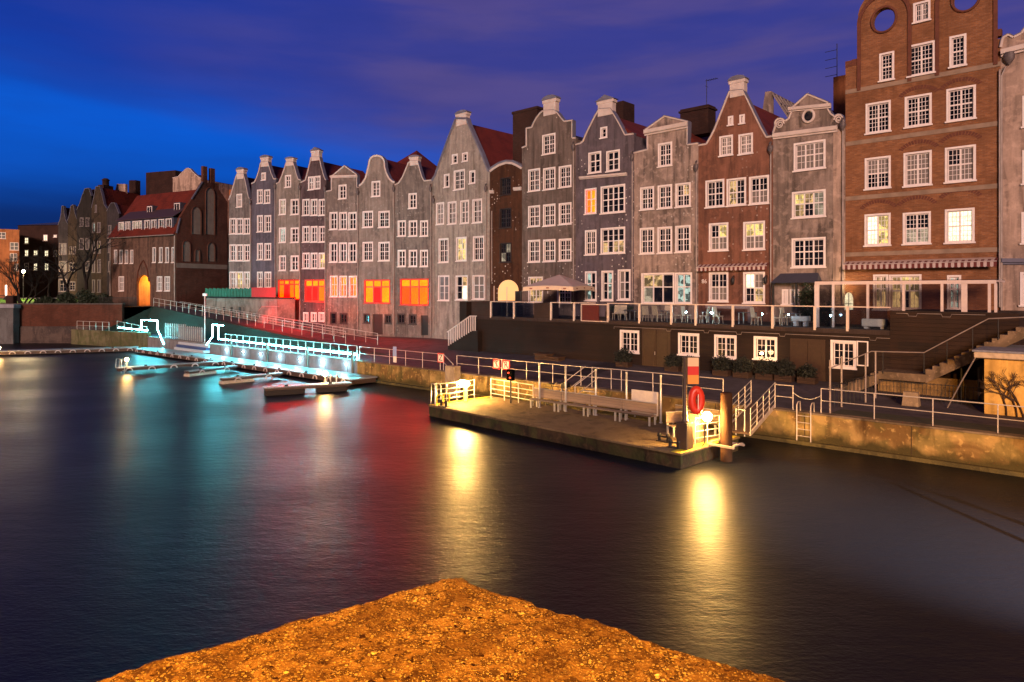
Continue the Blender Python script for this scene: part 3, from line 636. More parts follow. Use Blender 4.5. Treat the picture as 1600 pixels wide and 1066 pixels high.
# tall brick house
U = LA.t
h, fr, W = house('brick_house', 'tall orange brick house with stone bands and pierced round gable lobes', LA, 1321, 1563.5, 1.2,
    [(1321,103),(1341.5,99),(1341.5,34)]+[(1381+41*math.cos(R(a)), 31-46*math.sin(R(a))) for a in range(170,40,-15)]+[(1413,-20),(1413,-80),(1440,-110),(1470,-125),(1470,-62)]+[(1509+44*math.cos(R(a)), -4-50*math.sin(R(a))) for a in range(130,-5,-15)]+[(1555,-2),(1555,62),(1563.5,60)],
    [(1374,82,1397.4,126,'2F','k',{'cols':1}),(1418.4,67.5,1461.2,117,'2F'),(1483.6,55,1510.2,104,'2F','k',{'cols':1}),(1427,2.5,1454,34,'2F','k',{'tr':()}),
     (1352.8,159.5,1392,207.5,'2F'),(1413.8,148.5,1456,197.5,'2F'),(1478.8,136,1525,188,'2F'),(1351.4,245.5,1392,295,'2F','cckk'),(1412,237,1456,290.5,'2F','c'),(1476.6,228.5,1525,284,'2F','kccc'),
     (1351,334,1391.8,384,'2F','vyvy'),(1410.8,331.5,1454.6,381.5,'2F','kkqq'),(1476.5,326,1523,379.5,'2F','vvvv'),(1364.6,429,1388,484,'2l','w'),(1389,429,1440,484,'3f','wywwkw'),(1480,430,1502,484,'2l','t')],
    P['brickA'], group=ROW, ridge=18.6, eave=15.5, copz=.06, trim='brickcap' if False else None, through=[(1381,31,.62,.70),(1509,-3,.62,.70)], sur=.12)
for pts in ([(1321,142),(1563.5,96.5)],[(1321,224),(1563,188)],[(1321,308.8),(1562,286.6)],[(1321,395.6),(1562,386.6)]):
    b = MB(); a = fr.uz(*pts[0]); c = fr.uz(*pts[1]); z = (a[1]+c[1])/2; b.box(0.01, -.035, z-.24, W-.01, -.003, z+.02); b.build('stone_band', simple('sandstone_band', (.30,.20,.14), .85, var=.6, vs=1.5), h)
capm = simple('brick_rim', (.14,.04,.02), .8, var=.5, vs=5)
for x, y, r, rz in ((1381,31,.62,.70),(1509,-3,.62,.70)):
    b = MB(); u, z = fr.uz(x, y); b.tube([(u+(r+.07)*math.cos(t*math.pi/16), -.03, z+(rz+.07)*math.sin(t*math.pi/16)) for t in range(32)], .08, 6, 0, True); b.build('opening_rim', capm, h)
    b = MB(); n = 28; pts = [(u+1.32*math.cos(math.pi*t/n), z+1.45*math.sin(math.pi*t/n)) for t in range(n+1)]
    for i in range(n): (xa, za), (xb, zb2) = pts[i], pts[i+1]; b.prism_y([(xa,za),(xb,zb2),(u+(xb-u)*1.16,z+(zb2-z)*1.16),(u+(xa-u)*1.16,z+(za-z)*1.16)], -.08-.002*(i%2), .42)
    for s in (-1, 1): b.box(u+s*1.42-.1, -.085, fr.z(x, 135 if x < 1440 else 110), u+s*1.42+.1, -.004, z)
    b.build('arch_moulding', capm, h)
for x, y in ((1435,225),(1500,212),(1372,318),(1432,312),(1500,300),(1500,128),(1435,140)):
    b = MB(); u, z = fr.uz(x, y); n = 15; z -= .6
    for t in range(n): a0 = R(25+130*t/n); a1 = R(25+130*(t+.8)/n); b.prism_y([(u+.95*math.cos(a0),z+.62*math.sin(a0)),(u+.95*math.cos(a1),z+.62*math.sin(a1)),(u+1.2*math.cos(a1),z+.85*math.sin(a1)),(u+1.2*math.cos(a0),z+.85*math.sin(a0))], -.012, -.002)
    b.build('relieving_arch', capm, h)
for x, y in ((1326,104),(1336,101),(1558,56)): b = MB(); u = fr.u(x); b.box(u-.2, -.02, fr.z(x,y)-.05, u+.2, .37, fr.z(x,y)+.35); b.build('merlon', capm, h)
striped_valance(h, fr, 1322, 1561, 411.5, 420, 52, .7)
b = MB(); b.box(0.3,-.3,fr.z(1440,409.5),W-.3,-.05,fr.z(1440,405.5)); b.build('awning_box', simple('awning_case', (.3,.2,.17), .5), h)
pipe(h, fr, 1562.6, 110, 480, False)
aw = MB(); ua, ub = fr.u(1320), fr.u(1333); z0 = fr.z(1326,484); z1 = fr.z(1326,468); um = (ua+ub)/2
aw.prism_y([(ua,z0),(ub,z0),(ub,z1)]+arc(um,z1,(ub-ua)/2,0,180,10,.45)[1:-1]+[(ua,z1)], -.03, -.004); o = aw.build('arched_window', G['v'], h)
aw = MB(); aw.box(um-.02,-.05,z0,um+.02,-.031,z1+.4); aw.box(ua,-.05,z1-.3,ub,-.031,z1-.26); aw.build('glazing_bar', M['iron'], o)
lq = bpy.data.lights.new('porch_lamp', 'POINT'); lq.energy = 60; lq.color = (1,.72,.35); lq.shadow_soft_size = .1; lo = bpy.data.objects.new('porch_lamp', lq); COL.objects.link(lo); lo.parent = h; lo.location = (um, -.55, fr.z(1326,449))
# house at the right frame edge
fx = 1760
h, fr, W = house('scrolled_house', 'cream stucco house with a scrolled cornice at the right edge of the view', LA, 1563.5, fx, 1.2,
    [(1563.5,74),(1566,62)]+[(1576+9*math.cos(R(a)), 62-8*math.sin(R(a))) for a in (150,90,30)]+[(1596,52),(1612,30),(1640,-30),(1680,-80),(1720,-60),(1745,-10),(1760,10)],
    [(1597.5,146,1650,196,'3f','k'),(1668,133,1725,187,'3f','k'),(1597.5,232,1650,286,'3f','k'),(1668,224,1725,280,'3f','k'),(1596,330,1650,380,'3f','k'),(1668,325,1725,378,'3f','w'),(1594,425,1640,478,'2f','k'),(1668,425,1725,480,'2f','k')],
    P['h16'], group=ROW, ridge=25.0)
cornice(h, fr, [(1564.5,79),(1600,70),(1755,40)], .26, .25); cornice(h, fr, [(1566,404),(1755,404)], .22, .25, mat='coping')
b = MB(); u, z = fr.uz(1577, 92); b.lathe((u, -.12, z-.35), [(.05,0),(.15,.12),(.26,.3),(.28,.55),(.24,.62),(.28,.68)], 12, sy=.6); b.build('rain_hopper', M['hop'], h)
b = MB(); b.tube([(u-.15,-.15,z-.45),(fr.u(1565.5),-.13,z-.9),(fr.u(1565.5),-.13,4)], .055); b.build('drainpipe', M['pipe'], h)

# ================================================================ roofs and masses behind the row
def block(name, label, line, x0, x1, zb, y_top, wallm, depth=6, roofm='tile', peak=None, cat='building', off=0.0, wins=(), group=None):
    fr = Frame(line, x0, zb, off); W = fr.u(x1); root = empty(name, fr.o, fr.l.rz, label, cat, group); zt = fr.z((x0+x1)/2, y_top); b = MB(); b.box(0,0,0,W,depth,zt); b.build('wall', wallm, root)
    if peak is not None:
        r = MB(); zp = fr.z((x0+x1)/2, peak); v = [(-.3,-.3,zt+.003),(W+.3,-.3,zt+.003),(W+.3,depth+.3,zt+.003),(-.3,depth+.3,zt+.003),(W*.5,depth*.5,zp)]
        r.add(v, [(0,1,4),(1,2,4),(2,3,4),(3,0,4),(3,2,1,0)]); r.build('roof', M[roofm], root)
    for w in wins: 
        gl = w[4]; window(root, fr.u(w[0]), fr.z((w[0]+w[2])/2, w[3]), fr.u(w[2]), fr.z((w[0]+w[2])/2, w[1]), glass=gl, sur=w[5] if len(w) > 5 else .09, fm=M['frame'], depth=-.004, cols=2, tr=(.5,), ny=1)
    return root, fr, W
block('hipped_house', 'red pyramid-roofed house rising behind the bell gable', LB, 594, 650, 1.4, 270, P['brickD'], 8, 'tile', 226, 'house', 9.5)
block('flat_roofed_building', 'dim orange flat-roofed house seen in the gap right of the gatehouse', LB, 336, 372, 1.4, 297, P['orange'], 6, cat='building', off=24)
block('rear_building', 'orange plastered chimney block behind the baroque house beside the brick house', LA, 1302, 1330, 1.4, 118, P['orange'], 4, cat='building', off=7)
rb = [o for o in COL.objects if o.name.startswith('rear_building')][-1]; q = MB(); zt = 14.6
f7 = Frame(LA, 1302, 1.4, 7); zt = f7.z(1310,118); q.tube([(.1,.5,zt),(.1,.5,f7.z(1303,66))], .03, 6)
for k in range(4): zz = f7.z(1300, 76+k*13); q.tube([(-.75,.5,zz),(.1,.5,zz)], .02, 6)
q.build('aerial', M['iron'], rb)
b = MB(); gfr = Frame(LA, 1205, 1.4, 8.0); W = gfr.u(1245); z0 = gfr.z(1220,215); z1 = gfr.z(1222,141)
root = empty('glazed_roof', gfr.o, gfr.l.rz, 'steel framed glass roof between the rust brown and baroque houses', 'roof')
b.box(0,0,0,W,5,z0); b.build('wall', P['dark3'], root); b = MB()
for k in range(7):
    y = .2+k*.75; b.bar((0,y,z1),(W,y,z0+.3),.09,.12)
for k in range(5): u = W*k/4; zz = z1+(z0+.3-z1)*k/4; b.bar((u,.15,zz+.02),(u,4.8,zz+.02),.07,.07)
b.build('roof_frame', M['pipe'], root); b = MB(); b.add([(0,.2,z1-.07),(W,.2,z0+.23),(W,4.7,z0+.23),(0,4.7,z1-.07)],[(0,1,2,3)]); b.build('glass', G['k'], root)
b = MB(); b.prism_y([(-.9,z1-2.6),(0,z1-2.8),(0,z1+.1),(-.5,z1+.15)],0,.5); b.build('gable_end', P['h12'], root)

# ================================================================ brick gatehouse
LG = Line((-45.7, 94.0), (.884, -.468)); LS = Line((-45.7, 94.0), (.468, .884))
fr = Frame(LG, 172.5, 4.6); W = fr.u(275); root = empty('gatehouse', fr.o, fr.l.rz, 'brown brick gatehouse with a steep red roof and glowing orange archway', 'gatehouse')
ev = fr.z(240, 367.5); wl = []
for a, c in ((178.7,183.2),(187,191.6),(195.6,200.2),(203.9,208.3)): wl.append((a, 390.5, c, 412, '0'))
for a, c in ((238.7,243.6),(249,254),(259,264),(268.6,272.8)): wl.append((a, 386.5, c, 410.5, '0'))
for a, c in ((185.8,193.9),(245.4,253.6),(257.4,265.6)): wl.append((a, 432, c, 455, '2'))
holes = []
for xa, ya, xb, yb, st in wl:
    a = window(root, fr.u(xa), fr.z((xa+xb)/2, yb), fr.u(xb), fr.z((xa+xb)/2, ya), glass='k' if st == '0' else 'c', sur=.09, **STY[st]); holes.append([(a[0],a[1]),(a[2],a[1]),(a[2],a[3]),(a[0],a[3])])
archpx = [(213.4,478.5),(213.4,447)]+[(223.9-10.5*math.cos(R(t)), 447-17.5*math.sin(R(t))) for t in range(15,180,15)]+[(234.4,447),(234.4,477.5)]
arch = [fr.uz(*p) for p in archpx]
b = MB(); wall_front(b, [(0,0),(0,ev),(W,ev),(W,0)], holes+[arch], 0, 0, .14); b.box(0,.36,0,.3,8.2,ev); b.box(W-.34,.36,0,W-.04,8.2,ev); b.box(.3,7.9,0,W-.3,8.2,ev)
wall_front(b, [(0,0),(0,ev),(W,ev),(W,0)], [arch], .355, 0); n = len(arch); b.add([(x,.13,z) for x,z in arch]+[(x,.355,z) for x,z in arch], [(i,(i+1)%n,(i+1)%n+n,i+n) for i in range(n)])
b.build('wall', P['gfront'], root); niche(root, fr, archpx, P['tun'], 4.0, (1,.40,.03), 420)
rp = MB(); cxu = (fr.u(213)+fr.u(235))/2
rp.tube([(cxu-1.35,-.04,fr.z(224,440)),(cxu-1.1,-.04,fr.z(224,424)),(cxu-.5,-.04,fr.z(224,412)),(cxu+.1,-.04,fr.z(224,407)),(cxu+.9,-.04,fr.z(224,420)),(cxu+1.3,-.04,fr.z(224,440))], .1, 6); rp.build('arch_moulding', P['brickG'], root)
rz_ = fr.z(240, 293); D = 8.4; mid = D*.5; r = MB()
r.add([(-.1,-.35,ev-.05),(W-.1,-.35,ev-.05),(W-.1,mid,rz_),(-.1,mid,rz_),(-.1,D,ev-.05),(W-.1,D,ev-.05)], [(0,1,2,3),(3,2,5,4),(0,3,4),(1,5,2)]); r.build('roof', M['tile'], root)
dz0 = ev+.05; dz1 = ev+2.35; b = MB(); a0, a1 = fr.u(180), fr.u(268); hh = []
for a, c, g in ((182.2,190.1,'q'),(192.2,200,'c'),(203.4,218.2,'q'),(222.2,230.4,'k'),(232.6,240.8,'k'),(244.2,252.9,'k'),(255.4,264.7,'k')):
    w = window(root, fr.u(a), dz0+.15, fr.u(c), dz1-.15, glass=g, sur=.08, y=.35, cols=2 if g != 'q' or a < 200 else 4, tr=(), ny=2, nx=1); hh.append([(w[0],w[1]),(w[2],w[1]),(w[2],w[3]),(w[0],w[3])])
wall_front(b, [(a0,dz0-.1),(a0,dz1),(a1,dz1),(a1,dz0-.1)], hh, .35, 0, .47); b.box(a0,.48,dz0-.1,a1,1.6,dz1-.02); b.build('dormer_wall', M['slate'], root)
b = MB(); b.add([(a0-.15,.1,dz1),(a1+.15,.1,dz1),(a1+.15,2.4,dz1+1.5),(a0-.15,2.4,dz1+1.5),(a0-.15,.1,dz1+.1),(a1+.15,.1,dz1+.1),(a1+.15,2.4,dz1+1.6),(a0-.15,2.4,dz1+1.6)], [(0,1,2,3),(4,5,6,7),(0,1,5,4),(1,2,6,5),(3,0,4,7)]); b.build('dormer_roof', simple('dim_dormer_roof', (.05,.025,.03), .7), root)
for xa, ya, xb, yb in ((210.8,317.7,218,331.7),(253.2,312.6,261.5,327)):
    b = MB(); u0, u1 = fr.u(xa)-.15, fr.u(xb)+.15; yy = 1.9; z1 = fr.z(xb, ya)-.1; z0 = fr.z(xb, yb)-.5; b.box(u0, yy, z0, u1, yy+2, z1); o = b.build('dormer', M['slate'], root)
    b = MB(); b.box(u0+.12,yy-.05,z0+.5,u1-.12,yy-.003,z1-.1); b.build('window', M['frame'], o)
    b = MB(); m_ = (u0+u1)/2; b.box(u0+.22,yy-.06,z0+.6,m_-.05,yy-.053,z1-.2); b.box(m_+.05,yy-.06,z0+.6,u1-.22,yy-.053,z1-.2); b.build('pane', G['k'], o)
# stepped gable wall on the right side
fs = Frame(LS, 275.0, 4.6); gp_px = [(275,366),(280.5,341),(299,312),(316,285),(342,286.5),(342,296),(355.5,316)]
go = [(max(fs.u(x),0), fs.z(x,y)) for x, y in gp_px]; GW = go[-1][0]
b = MB(); wall_front(b, [(0,0)]+go+[(GW,0)], [], 0); wall_front(b, [(0,0)]+go+[(GW,0)], [], .4); pl = [(0,0)]+go+[(GW,0)]; n = len(pl)
b.add([(x,0,z) for x,z in pl]+[(x,.4,z) for x,z in pl], [(i,(i+1)%n,(i+1)%n+n,i+n) for i in range(n)])
gw = b.build('gable_wall', P['brickG'], root); gw.location = (W+.002, 0, 0); gw.rotation_euler = (0,0,fs.l.rz-fr.l.rz)
pm = simple('blind_arch_plaster', (.21,.145,.115), .9, var=.4, vs=1.5)
for xa, ya, xb, yb in ((321.8,294.5,334.6,366.6),(300,324,313.2,366),(286,377,296.4,408.5),(325,380,334.8,408.5),(305.4,391,311.2,408.5)):
    u0, u1 = fs.u(xa), fs.u(xb); z0 = fs.z((xa+xb)/2, yb); z1 = fs.z((xa+xb)/2, ya); r_ = (u1-u0)/2; m_ = (u0+u1)/2; b = MB()
    b.prism_y([(u0,z0),(u1,z0),(u1,z1-r_*1.3)]+arc(m_,z1-r_*1.3,r_,0,180,10,r_*1.3)[1:-1]+[(u0,z1-r_*1.3)], -.012, -.003)
    o = b.build('blind_arch', pm, gw)
    b2 = MB(); b2.tube([(u0-.1,-.03,z0),(u0-.1,-.03,z1-r_*1.3)]+[(x,-.03,z) for x,z in arc(m_,z1-r_*1.3,r_+.1,180,0,10,r_*1.3+.1)]+[(u1+.1,-.03,z0)], .09, 6); o2 = b2.build('arch_rim', P['brickG'], gw)
b = MB(); b.box(.05,-.04,fs.z(315,419.6),GW-.05,-.003,fs.z(315,412.6)); b.build('string_course', pm, gw)
b = MB(); 
for xa, xb, yt in ((317.5,324,261),(329.5,336,262)): b.box(fs.u(xa), .0, fs.z(321,292), fs.u(xb), .45, fs.z(326,yt))
o = b.build('chimney', P['brickG'], root); o.location = gw.location; o.rotation_euler = gw.rotation_euler
b = MB(); b.bar((fs.u(275.5),-.06,fs.z(275.5,364)),(fs.u(281),-.06,fs.z(281,341)),.1,.16); b.bar((fs.u(299),-.06,fs.z(299,311)),(fs.u(316),-.06,fs.z(316,284)),.1,.16)
o = b.build('lead_coping', M['coping'], root); o.location = gw.location; o.rotation_euler = gw.rotation_euler
b = MB(); b.tube([(W-.15,-.12,ev-.2),(W-.15,-.12,0)],.07); b.tube([(-.1,-.4,ev-.12),(W,-.4,ev-.12)],.08); b.build('drainpipe', M['pipe'], root)
b = MB(); b.tube([(.15,-.12,ev-.2),(.15,-.12,0)],.07); b.build('drainpipe', M['pipe'], root)
g = MB(); g_c = (fr.u(223.5), .30, fr.z(223.5, 460)); g.add([(v[0]+g_c[0], v[1]*.1+4.0-.03, v[2]+g_c[2]) for v in text_mb('LEH', 1.1).v], text_mb('LEH', 1.1).f); g.build('graffiti', M['iron'], root)

# houses and roofs behind and left of the gatehouse
LR = Line((-52, 116), (.93, -.36))
block('rear_building', 'dark brick attic block behind the gatehouse roof', LR, 228, 274, 4.6, 268, P['brickD'], 7, 'tiled', None, 'building', 0)
hh_, f2, w2 = house('curved_gable_house', 'pale curved gable glowing above the gatehouse ridge', LR, 270, 315, 4.6, [(270,278),(279,276),(284,270)]+[(294+7*math.cos(R(a)), 270-7*math.sin(R(a))) for a in (160,120,90,60,20)]+[(304,271),(310,276),(315,279)], [], P['h16'], cat='house', ridge=18, roof='tiled', off=-1)
b = MB(); 
for x in (214, 219): u = f2.u(x)-1; b.box(u-.9, 0, 8, u-.1, 1, f2.z(x,281))
o = b.build('chimney', P['brickD'], hh_)
b = MB(); u0 = f2.u(208); u1 = f2.u(228); b.prism_y([(u0,6),(u1,6),(u1,f2.z(228,293)),(u0+1,f2.z(210,293)),(u0,f2.z(209,320))], -4, -3.6); b.build('side_gable', P['h16'], hh_)
LD = Line((-72, 112), (.97, -.24)); FG = 'dark gabled houses beyond the bare trees'
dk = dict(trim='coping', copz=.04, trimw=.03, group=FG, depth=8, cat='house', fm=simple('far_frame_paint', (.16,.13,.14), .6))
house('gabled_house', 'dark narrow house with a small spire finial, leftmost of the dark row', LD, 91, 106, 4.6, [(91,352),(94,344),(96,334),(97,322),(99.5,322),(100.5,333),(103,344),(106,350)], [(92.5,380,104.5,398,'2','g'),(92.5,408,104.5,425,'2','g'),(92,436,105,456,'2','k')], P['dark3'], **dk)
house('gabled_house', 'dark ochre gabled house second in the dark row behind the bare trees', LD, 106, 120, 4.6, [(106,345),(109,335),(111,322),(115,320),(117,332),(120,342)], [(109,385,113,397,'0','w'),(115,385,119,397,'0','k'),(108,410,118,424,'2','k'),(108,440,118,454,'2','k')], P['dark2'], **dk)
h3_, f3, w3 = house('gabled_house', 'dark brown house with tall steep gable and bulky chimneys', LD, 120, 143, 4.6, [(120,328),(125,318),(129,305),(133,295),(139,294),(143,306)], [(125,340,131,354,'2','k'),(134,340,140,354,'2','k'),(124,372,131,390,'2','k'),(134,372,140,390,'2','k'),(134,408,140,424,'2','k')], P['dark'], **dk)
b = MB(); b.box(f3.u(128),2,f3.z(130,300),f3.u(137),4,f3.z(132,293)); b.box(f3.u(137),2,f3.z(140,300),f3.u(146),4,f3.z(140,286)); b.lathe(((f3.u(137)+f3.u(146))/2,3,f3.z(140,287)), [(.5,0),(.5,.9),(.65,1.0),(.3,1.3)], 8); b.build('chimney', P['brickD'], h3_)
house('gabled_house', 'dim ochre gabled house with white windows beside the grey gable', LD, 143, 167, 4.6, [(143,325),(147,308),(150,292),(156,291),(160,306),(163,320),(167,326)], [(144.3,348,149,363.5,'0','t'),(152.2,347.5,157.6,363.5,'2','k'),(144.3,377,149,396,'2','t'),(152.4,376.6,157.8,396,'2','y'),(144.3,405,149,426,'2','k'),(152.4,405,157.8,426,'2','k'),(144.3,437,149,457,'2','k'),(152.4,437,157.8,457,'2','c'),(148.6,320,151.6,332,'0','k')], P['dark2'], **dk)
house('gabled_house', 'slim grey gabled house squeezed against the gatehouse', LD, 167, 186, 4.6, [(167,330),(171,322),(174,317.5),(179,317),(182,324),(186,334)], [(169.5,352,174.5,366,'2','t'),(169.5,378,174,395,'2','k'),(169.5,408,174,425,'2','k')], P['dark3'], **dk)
LF = Line((-88, 128), (.97, -.12))
ww = [(38.5,371,45,381,'v'),(38.5,390.5,45,401,'v'),(52.5,391,59.5,400,'v'),(69.5,391,76,401,'v'),(52.5,411,59,423,'v'),(69.5,411,76.5,423,'v'),(68,367,74.5,376.5,'v'),(84,367,89,371,'v'),(38.5,411,45,422,'k'),(84,391,89,401,'k')]
block('brick_building', 'dark brick building with many cool white lit windows at far left', LF, 28, 92, 4.6, 352, P['brickD'], 10, 'slate', 343, 'building', 0, ww)
LO = Line((-84.5, 118), (.81, .58))
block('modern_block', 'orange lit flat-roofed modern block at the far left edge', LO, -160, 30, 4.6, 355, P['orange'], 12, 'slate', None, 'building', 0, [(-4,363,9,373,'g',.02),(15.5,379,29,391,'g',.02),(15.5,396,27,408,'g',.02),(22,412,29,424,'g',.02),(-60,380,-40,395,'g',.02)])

# ================================================================ setting: water, ground, quay
LQ = Line((-7.26, 49.0), (.741, -.671)); LT = Line((17.1, 39.7), (.729, -.685))
def V3(p, z): return Vector((p[0], p[1], z))
def water_mat():
    t = NT('night_water'); t.set((.004, .005, .009), .16, spec=.27); t.b.inputs['IOR'].default_value = 1.33
    sp = t.n('ShaderNodeSeparateXYZ'); t.L(t.co(), sp.inputs[0])
    a = t.noise(1.0, 3, t.map((1.3, 2.6, 1)), 0); b = t.noise(5.5, 5, t.map((1.0, 2.2, 1)), 0); c = t.noise(.12, 2, t.map((1, 1.4, 1)), 0)
    d_ = t.noise(16, 4, t.map((.8, 2.0, 1)), 0)
    t.bump(t.math('ADD', t.math('ADD', t.math('MULTIPLY', a, .6), t.math('MULTIPLY', b, .35)), t.math('MULTIPLY', d_, .16)), WB, .10)
    t.L(t.mr(c, .35, .65, WR0, WR1), t.b.inputs['Roughness']); return t.m
WB, WR0, WR1 = .40, .35, .43
b = MB(); b.add([(-420,-80,0),(260,-80,0),(260,140,0),(-420,140,0)], [(0,1,2,3)])
tag(b.build('water', water_mat()), kind='structure')
M['pave'] = concrete('dark_paving', (.075,.06,.075), (.03,.025,.03), .5); M['paveu'] = concrete('upper_paving', (.07,.055,.05), (.03,.02,.02), .5)
QC = LQ.at(231); s0 = LQ.t(231)
def qp(s, o): q = LQ.P + LQ.d*s + LQ.n*o; return (q.x, q.y)
b = MB(); SS = [s0, s0+20, s0+40, s0+60, 10, 22, 35, 60, 90]; OO = [.45, 6, 12, 40]; ZZ = [1.40, 1.42, 1.9, 1.9]
vs = [(*qp(s, o), z) for s in SS for o, z in zip(OO, ZZ)]; b.add(vs, [(i*4+j, (i+1)*4+j, (i+1)*4+j+1, i*4+j+1) for i in range(len(SS)-1) for j in range(3)])
tag(b.build('promenade', M['pave']), kind='structure')
b = MB(); b.add([(*qp(s0,.45),1.396),(*qp(s0,14),1.396),(-58,91,1.396),(-56.5,88.6,1.396)], [(0,1,2,3)]); tag(b.build('lower_ground', M['pave']), kind='structure')
b = MB(); pts = [(-1500,91),(-51,91),(-48.2,92.6),(-41,100),(-36,104),(60,150),(1500,2600),(-1500,2600)]; b.add([(x,y,4.7) for x,y in pts], [list(range(8))]); tag(b.build('upper_ground', M['paveu']), kind='structure')
b = MB(); b.add([(x,y,-.6) for x,y in ((-400,140),(2000,60),(2000,2600),(-400,2600))], [(0,1,2,3)]); tag(b.build('far_ground', M['paveu']), kind='structure')
# quay wall: grey panelled part with the lights, then old stained concrete
fq = Frame(LQ, 231, 0); uq = fq.u(558); root = empty('quay_wall', fq.o, fq.l.rz, 'grey panelled quay wall under the glowing cyan railing', 'quay wall')
b = MB(); b.box(0, 0, -1.5, uq, .5, 1.38); b.build('wall', concrete('grey_quay_concrete', (.24,.23,.24), (.09,.08,.08), .4), root)
b = MB(); k = 0
while k*3.1 < uq: b.box(k*3.1-.02, -.012, -.1, k*3.1+.02, -.002, 1.3); k += 1
b.build('joint', M['iron'], root); b = MB(); b.box(-.1, -.06, 1.383, uq, .52, 1.47); b.build('coping', concrete('quay_coping', (.25,.23,.21), (.1,.08,.06), .5), root)
f2q = Frame(LQ, 558, 0); root = empty('quay_wall', f2q.o, f2q.l.rz, 'old stained yellow-brown concrete quay wall along the promenade', 'quay wall')
b = MB(); Lq = 75; b.box(.003, .02, -1.5, Lq, .5, 1.36); qc = concrete('stained_quay_concrete', (.42,.27,.09), (.10,.045,.010), .8, .4); b.build('wall', qc, root)
def tide(m):
    nt = m.node_tree; bs = nt.nodes['Principled BSDF']; src = bs.inputs['Base Color'].links[0].from_socket; N = nt.nodes.new
    tc = N('ShaderNodeTexCoord'); sp = N('ShaderNodeSeparateXYZ'); nt.links.new(tc.outputs['Object'], sp.inputs[0]); ns = N('ShaderNodeTexNoise'); nt.links.new(tc.outputs['Object'], ns.inputs['Vector']); ns.inputs['Scale'].default_value = 1.3; ns.inputs['Detail'].default_value = 7
    ad = N('ShaderNodeMath'); ad.operation = 'MULTIPLY_ADD'; nt.links.new(ns.outputs['Fac'], ad.inputs[0]); ad.inputs[1].default_value = -.9; nt.links.new(sp.outputs[2], ad.inputs[2])
    mr = N('ShaderNodeMapRange'); nt.links.new(ad.outputs[0], mr.inputs[0]); mr.inputs[1].default_value = .15; mr.inputs[2].default_value = -.15; mx = N('ShaderNodeMix'); mx.data_type = 'RGBA'; nt.links.new(mr.outputs[0], mx.inputs[0]); nt.links.new(src, mx.inputs[6]); mx.inputs[7].default_value = (.06,.045,.012,1); nt.links.new(mx.outputs[2], bs.inputs['Base Color'])
tide(qc); b = MB(); k = 1
while k*4.2 < Lq: b.box(k*4.2-.015, .008, .17, k*4.2+.015, .018, 1.355); k += 1
b.build('joint', simple('joint_dark', (.05,.03,.01), .9), root)
b = MB(); b.box(.01, -.05, 1.363, Lq, .52, 1.43); b.build('coping', concrete('old_coping', (.22,.16,.1), (.06,.04,.02), .6), root)
b = MB(); b.box(.01, -.22, -1.5, Lq, .018, .16); b.build('footing', concrete('wet_footing', (.11,.085,.03), (.03,.025,.01), .6), root)
# low wall, brick river wall, embankment, ramp
p0 = Vector(QC); p1 = Vector((-56.5, 88.6)); d = (p1-p0); rz = math.atan2(d.y, d.x); root = empty('low_wall', (p0.x, p0.y, 0), rz, 'low mossy concrete wall at the corner of the basin', 'wall')
b = MB(); b.box(0,-.4,-1,d.length,0,1.9); b.build('wall', concrete('mossy_concrete', (.15,.13,.07), (.05,.045,.02), .6, .4), root)
root = empty('river_wall', (-51, 90.6, 0), math.pi, 'long red brick river wall with a rough stone base at far left', 'wall')
b = MB(); b.box(0,-.3,2.2,100,.2,5.05); b.build('wall', brick('river_brick', (.12,.033,.016), (.08,.025,.014), (.08,.04,.03), .5, 1.2), root)
b = MB(); b.box(-.2,-.3,-1,100,.45,2.19); b.build('stone_base', concrete('boulder_base', (.09,.06,.05), (.03,.02,.02), .7), root)
b = MB(); b.box(-.1,-.4,5.053,99.9,.28,5.2); b.build('coping', concrete('river_coping', (.1,.07,.06), (.04,.03,.03), .5), root)
root = empty('gate_pier', (-65.2, 89.7, 0), 0, 'grey stone pier with pale cap at the end of the red brick river wall', 'pier'); b = MB(); b.box(-6,-.6,-1,.9,.55,4.6); b.build('wall', concrete('pier_stone', (.13,.12,.12), (.05,.04,.04), .5), root); b = MB(); b.bevbox(-6.1,-.8,4.605,1.1,.6,5.1,.05); b.build('cap', concrete('pier_cap', (.3,.28,.32), (.12,.1,.1), .3), root)
EMB = simple('dark_green_bank', (.010,.022,.013), .9, var=.6, vs=3)
rf0, rf1 = LQ.t(240)*0, 0
RA0 = LQ.at(240, 5.0); RA1 = LQ.at(606, 5.0); RB0 = LQ.at(240, 5.0) + LQ.n*3.2; RB1 = LQ.at(606, 5.0) + LQ.n*3.2
b = MB(); b.add([(*RA0,4.75),(*RA1,1.43),(*RB1,1.43),(*RB0,4.75)], [(0,1,2,3)]); tag(b.build('ramp', M['pave']), kind='structure')
b = MB(); f0 = RA0 - LQ.n*.0; low = Vector((-52.5, 87.6)); base1 = Vector(RA1)
b.add([(*RA0,4.74),(*RA1,1.41),(*(RA1-LQ.n*1.3),1.41),(*(RA0-LQ.n*1.8),1.41),(low.x,low.y,1.5),(low.x+2,low.y+3.3,2.4)], [(0,1,2,3),(0,3,4),(0,4,5)]); tag(b.build('embankment', EMB), kind='structure')
b = MB(); b.add([(*(RA0+LQ.n*.0),4.7),(*(RA0+LQ.n*9),4.7),(-46,96,4.7),(-51,91,4.7)],[(0,1,2,3)]); tag(b.build('landing_ground', M['pave']), kind='structure')
b = MB(); b.add([(*(RB0),4.74),(*RB1,1.42),(*RB1,1.3),(*RB0,1.3)], [(0,1,2,3)]); tag(b.build('ramp_side', EMB), kind='structure')

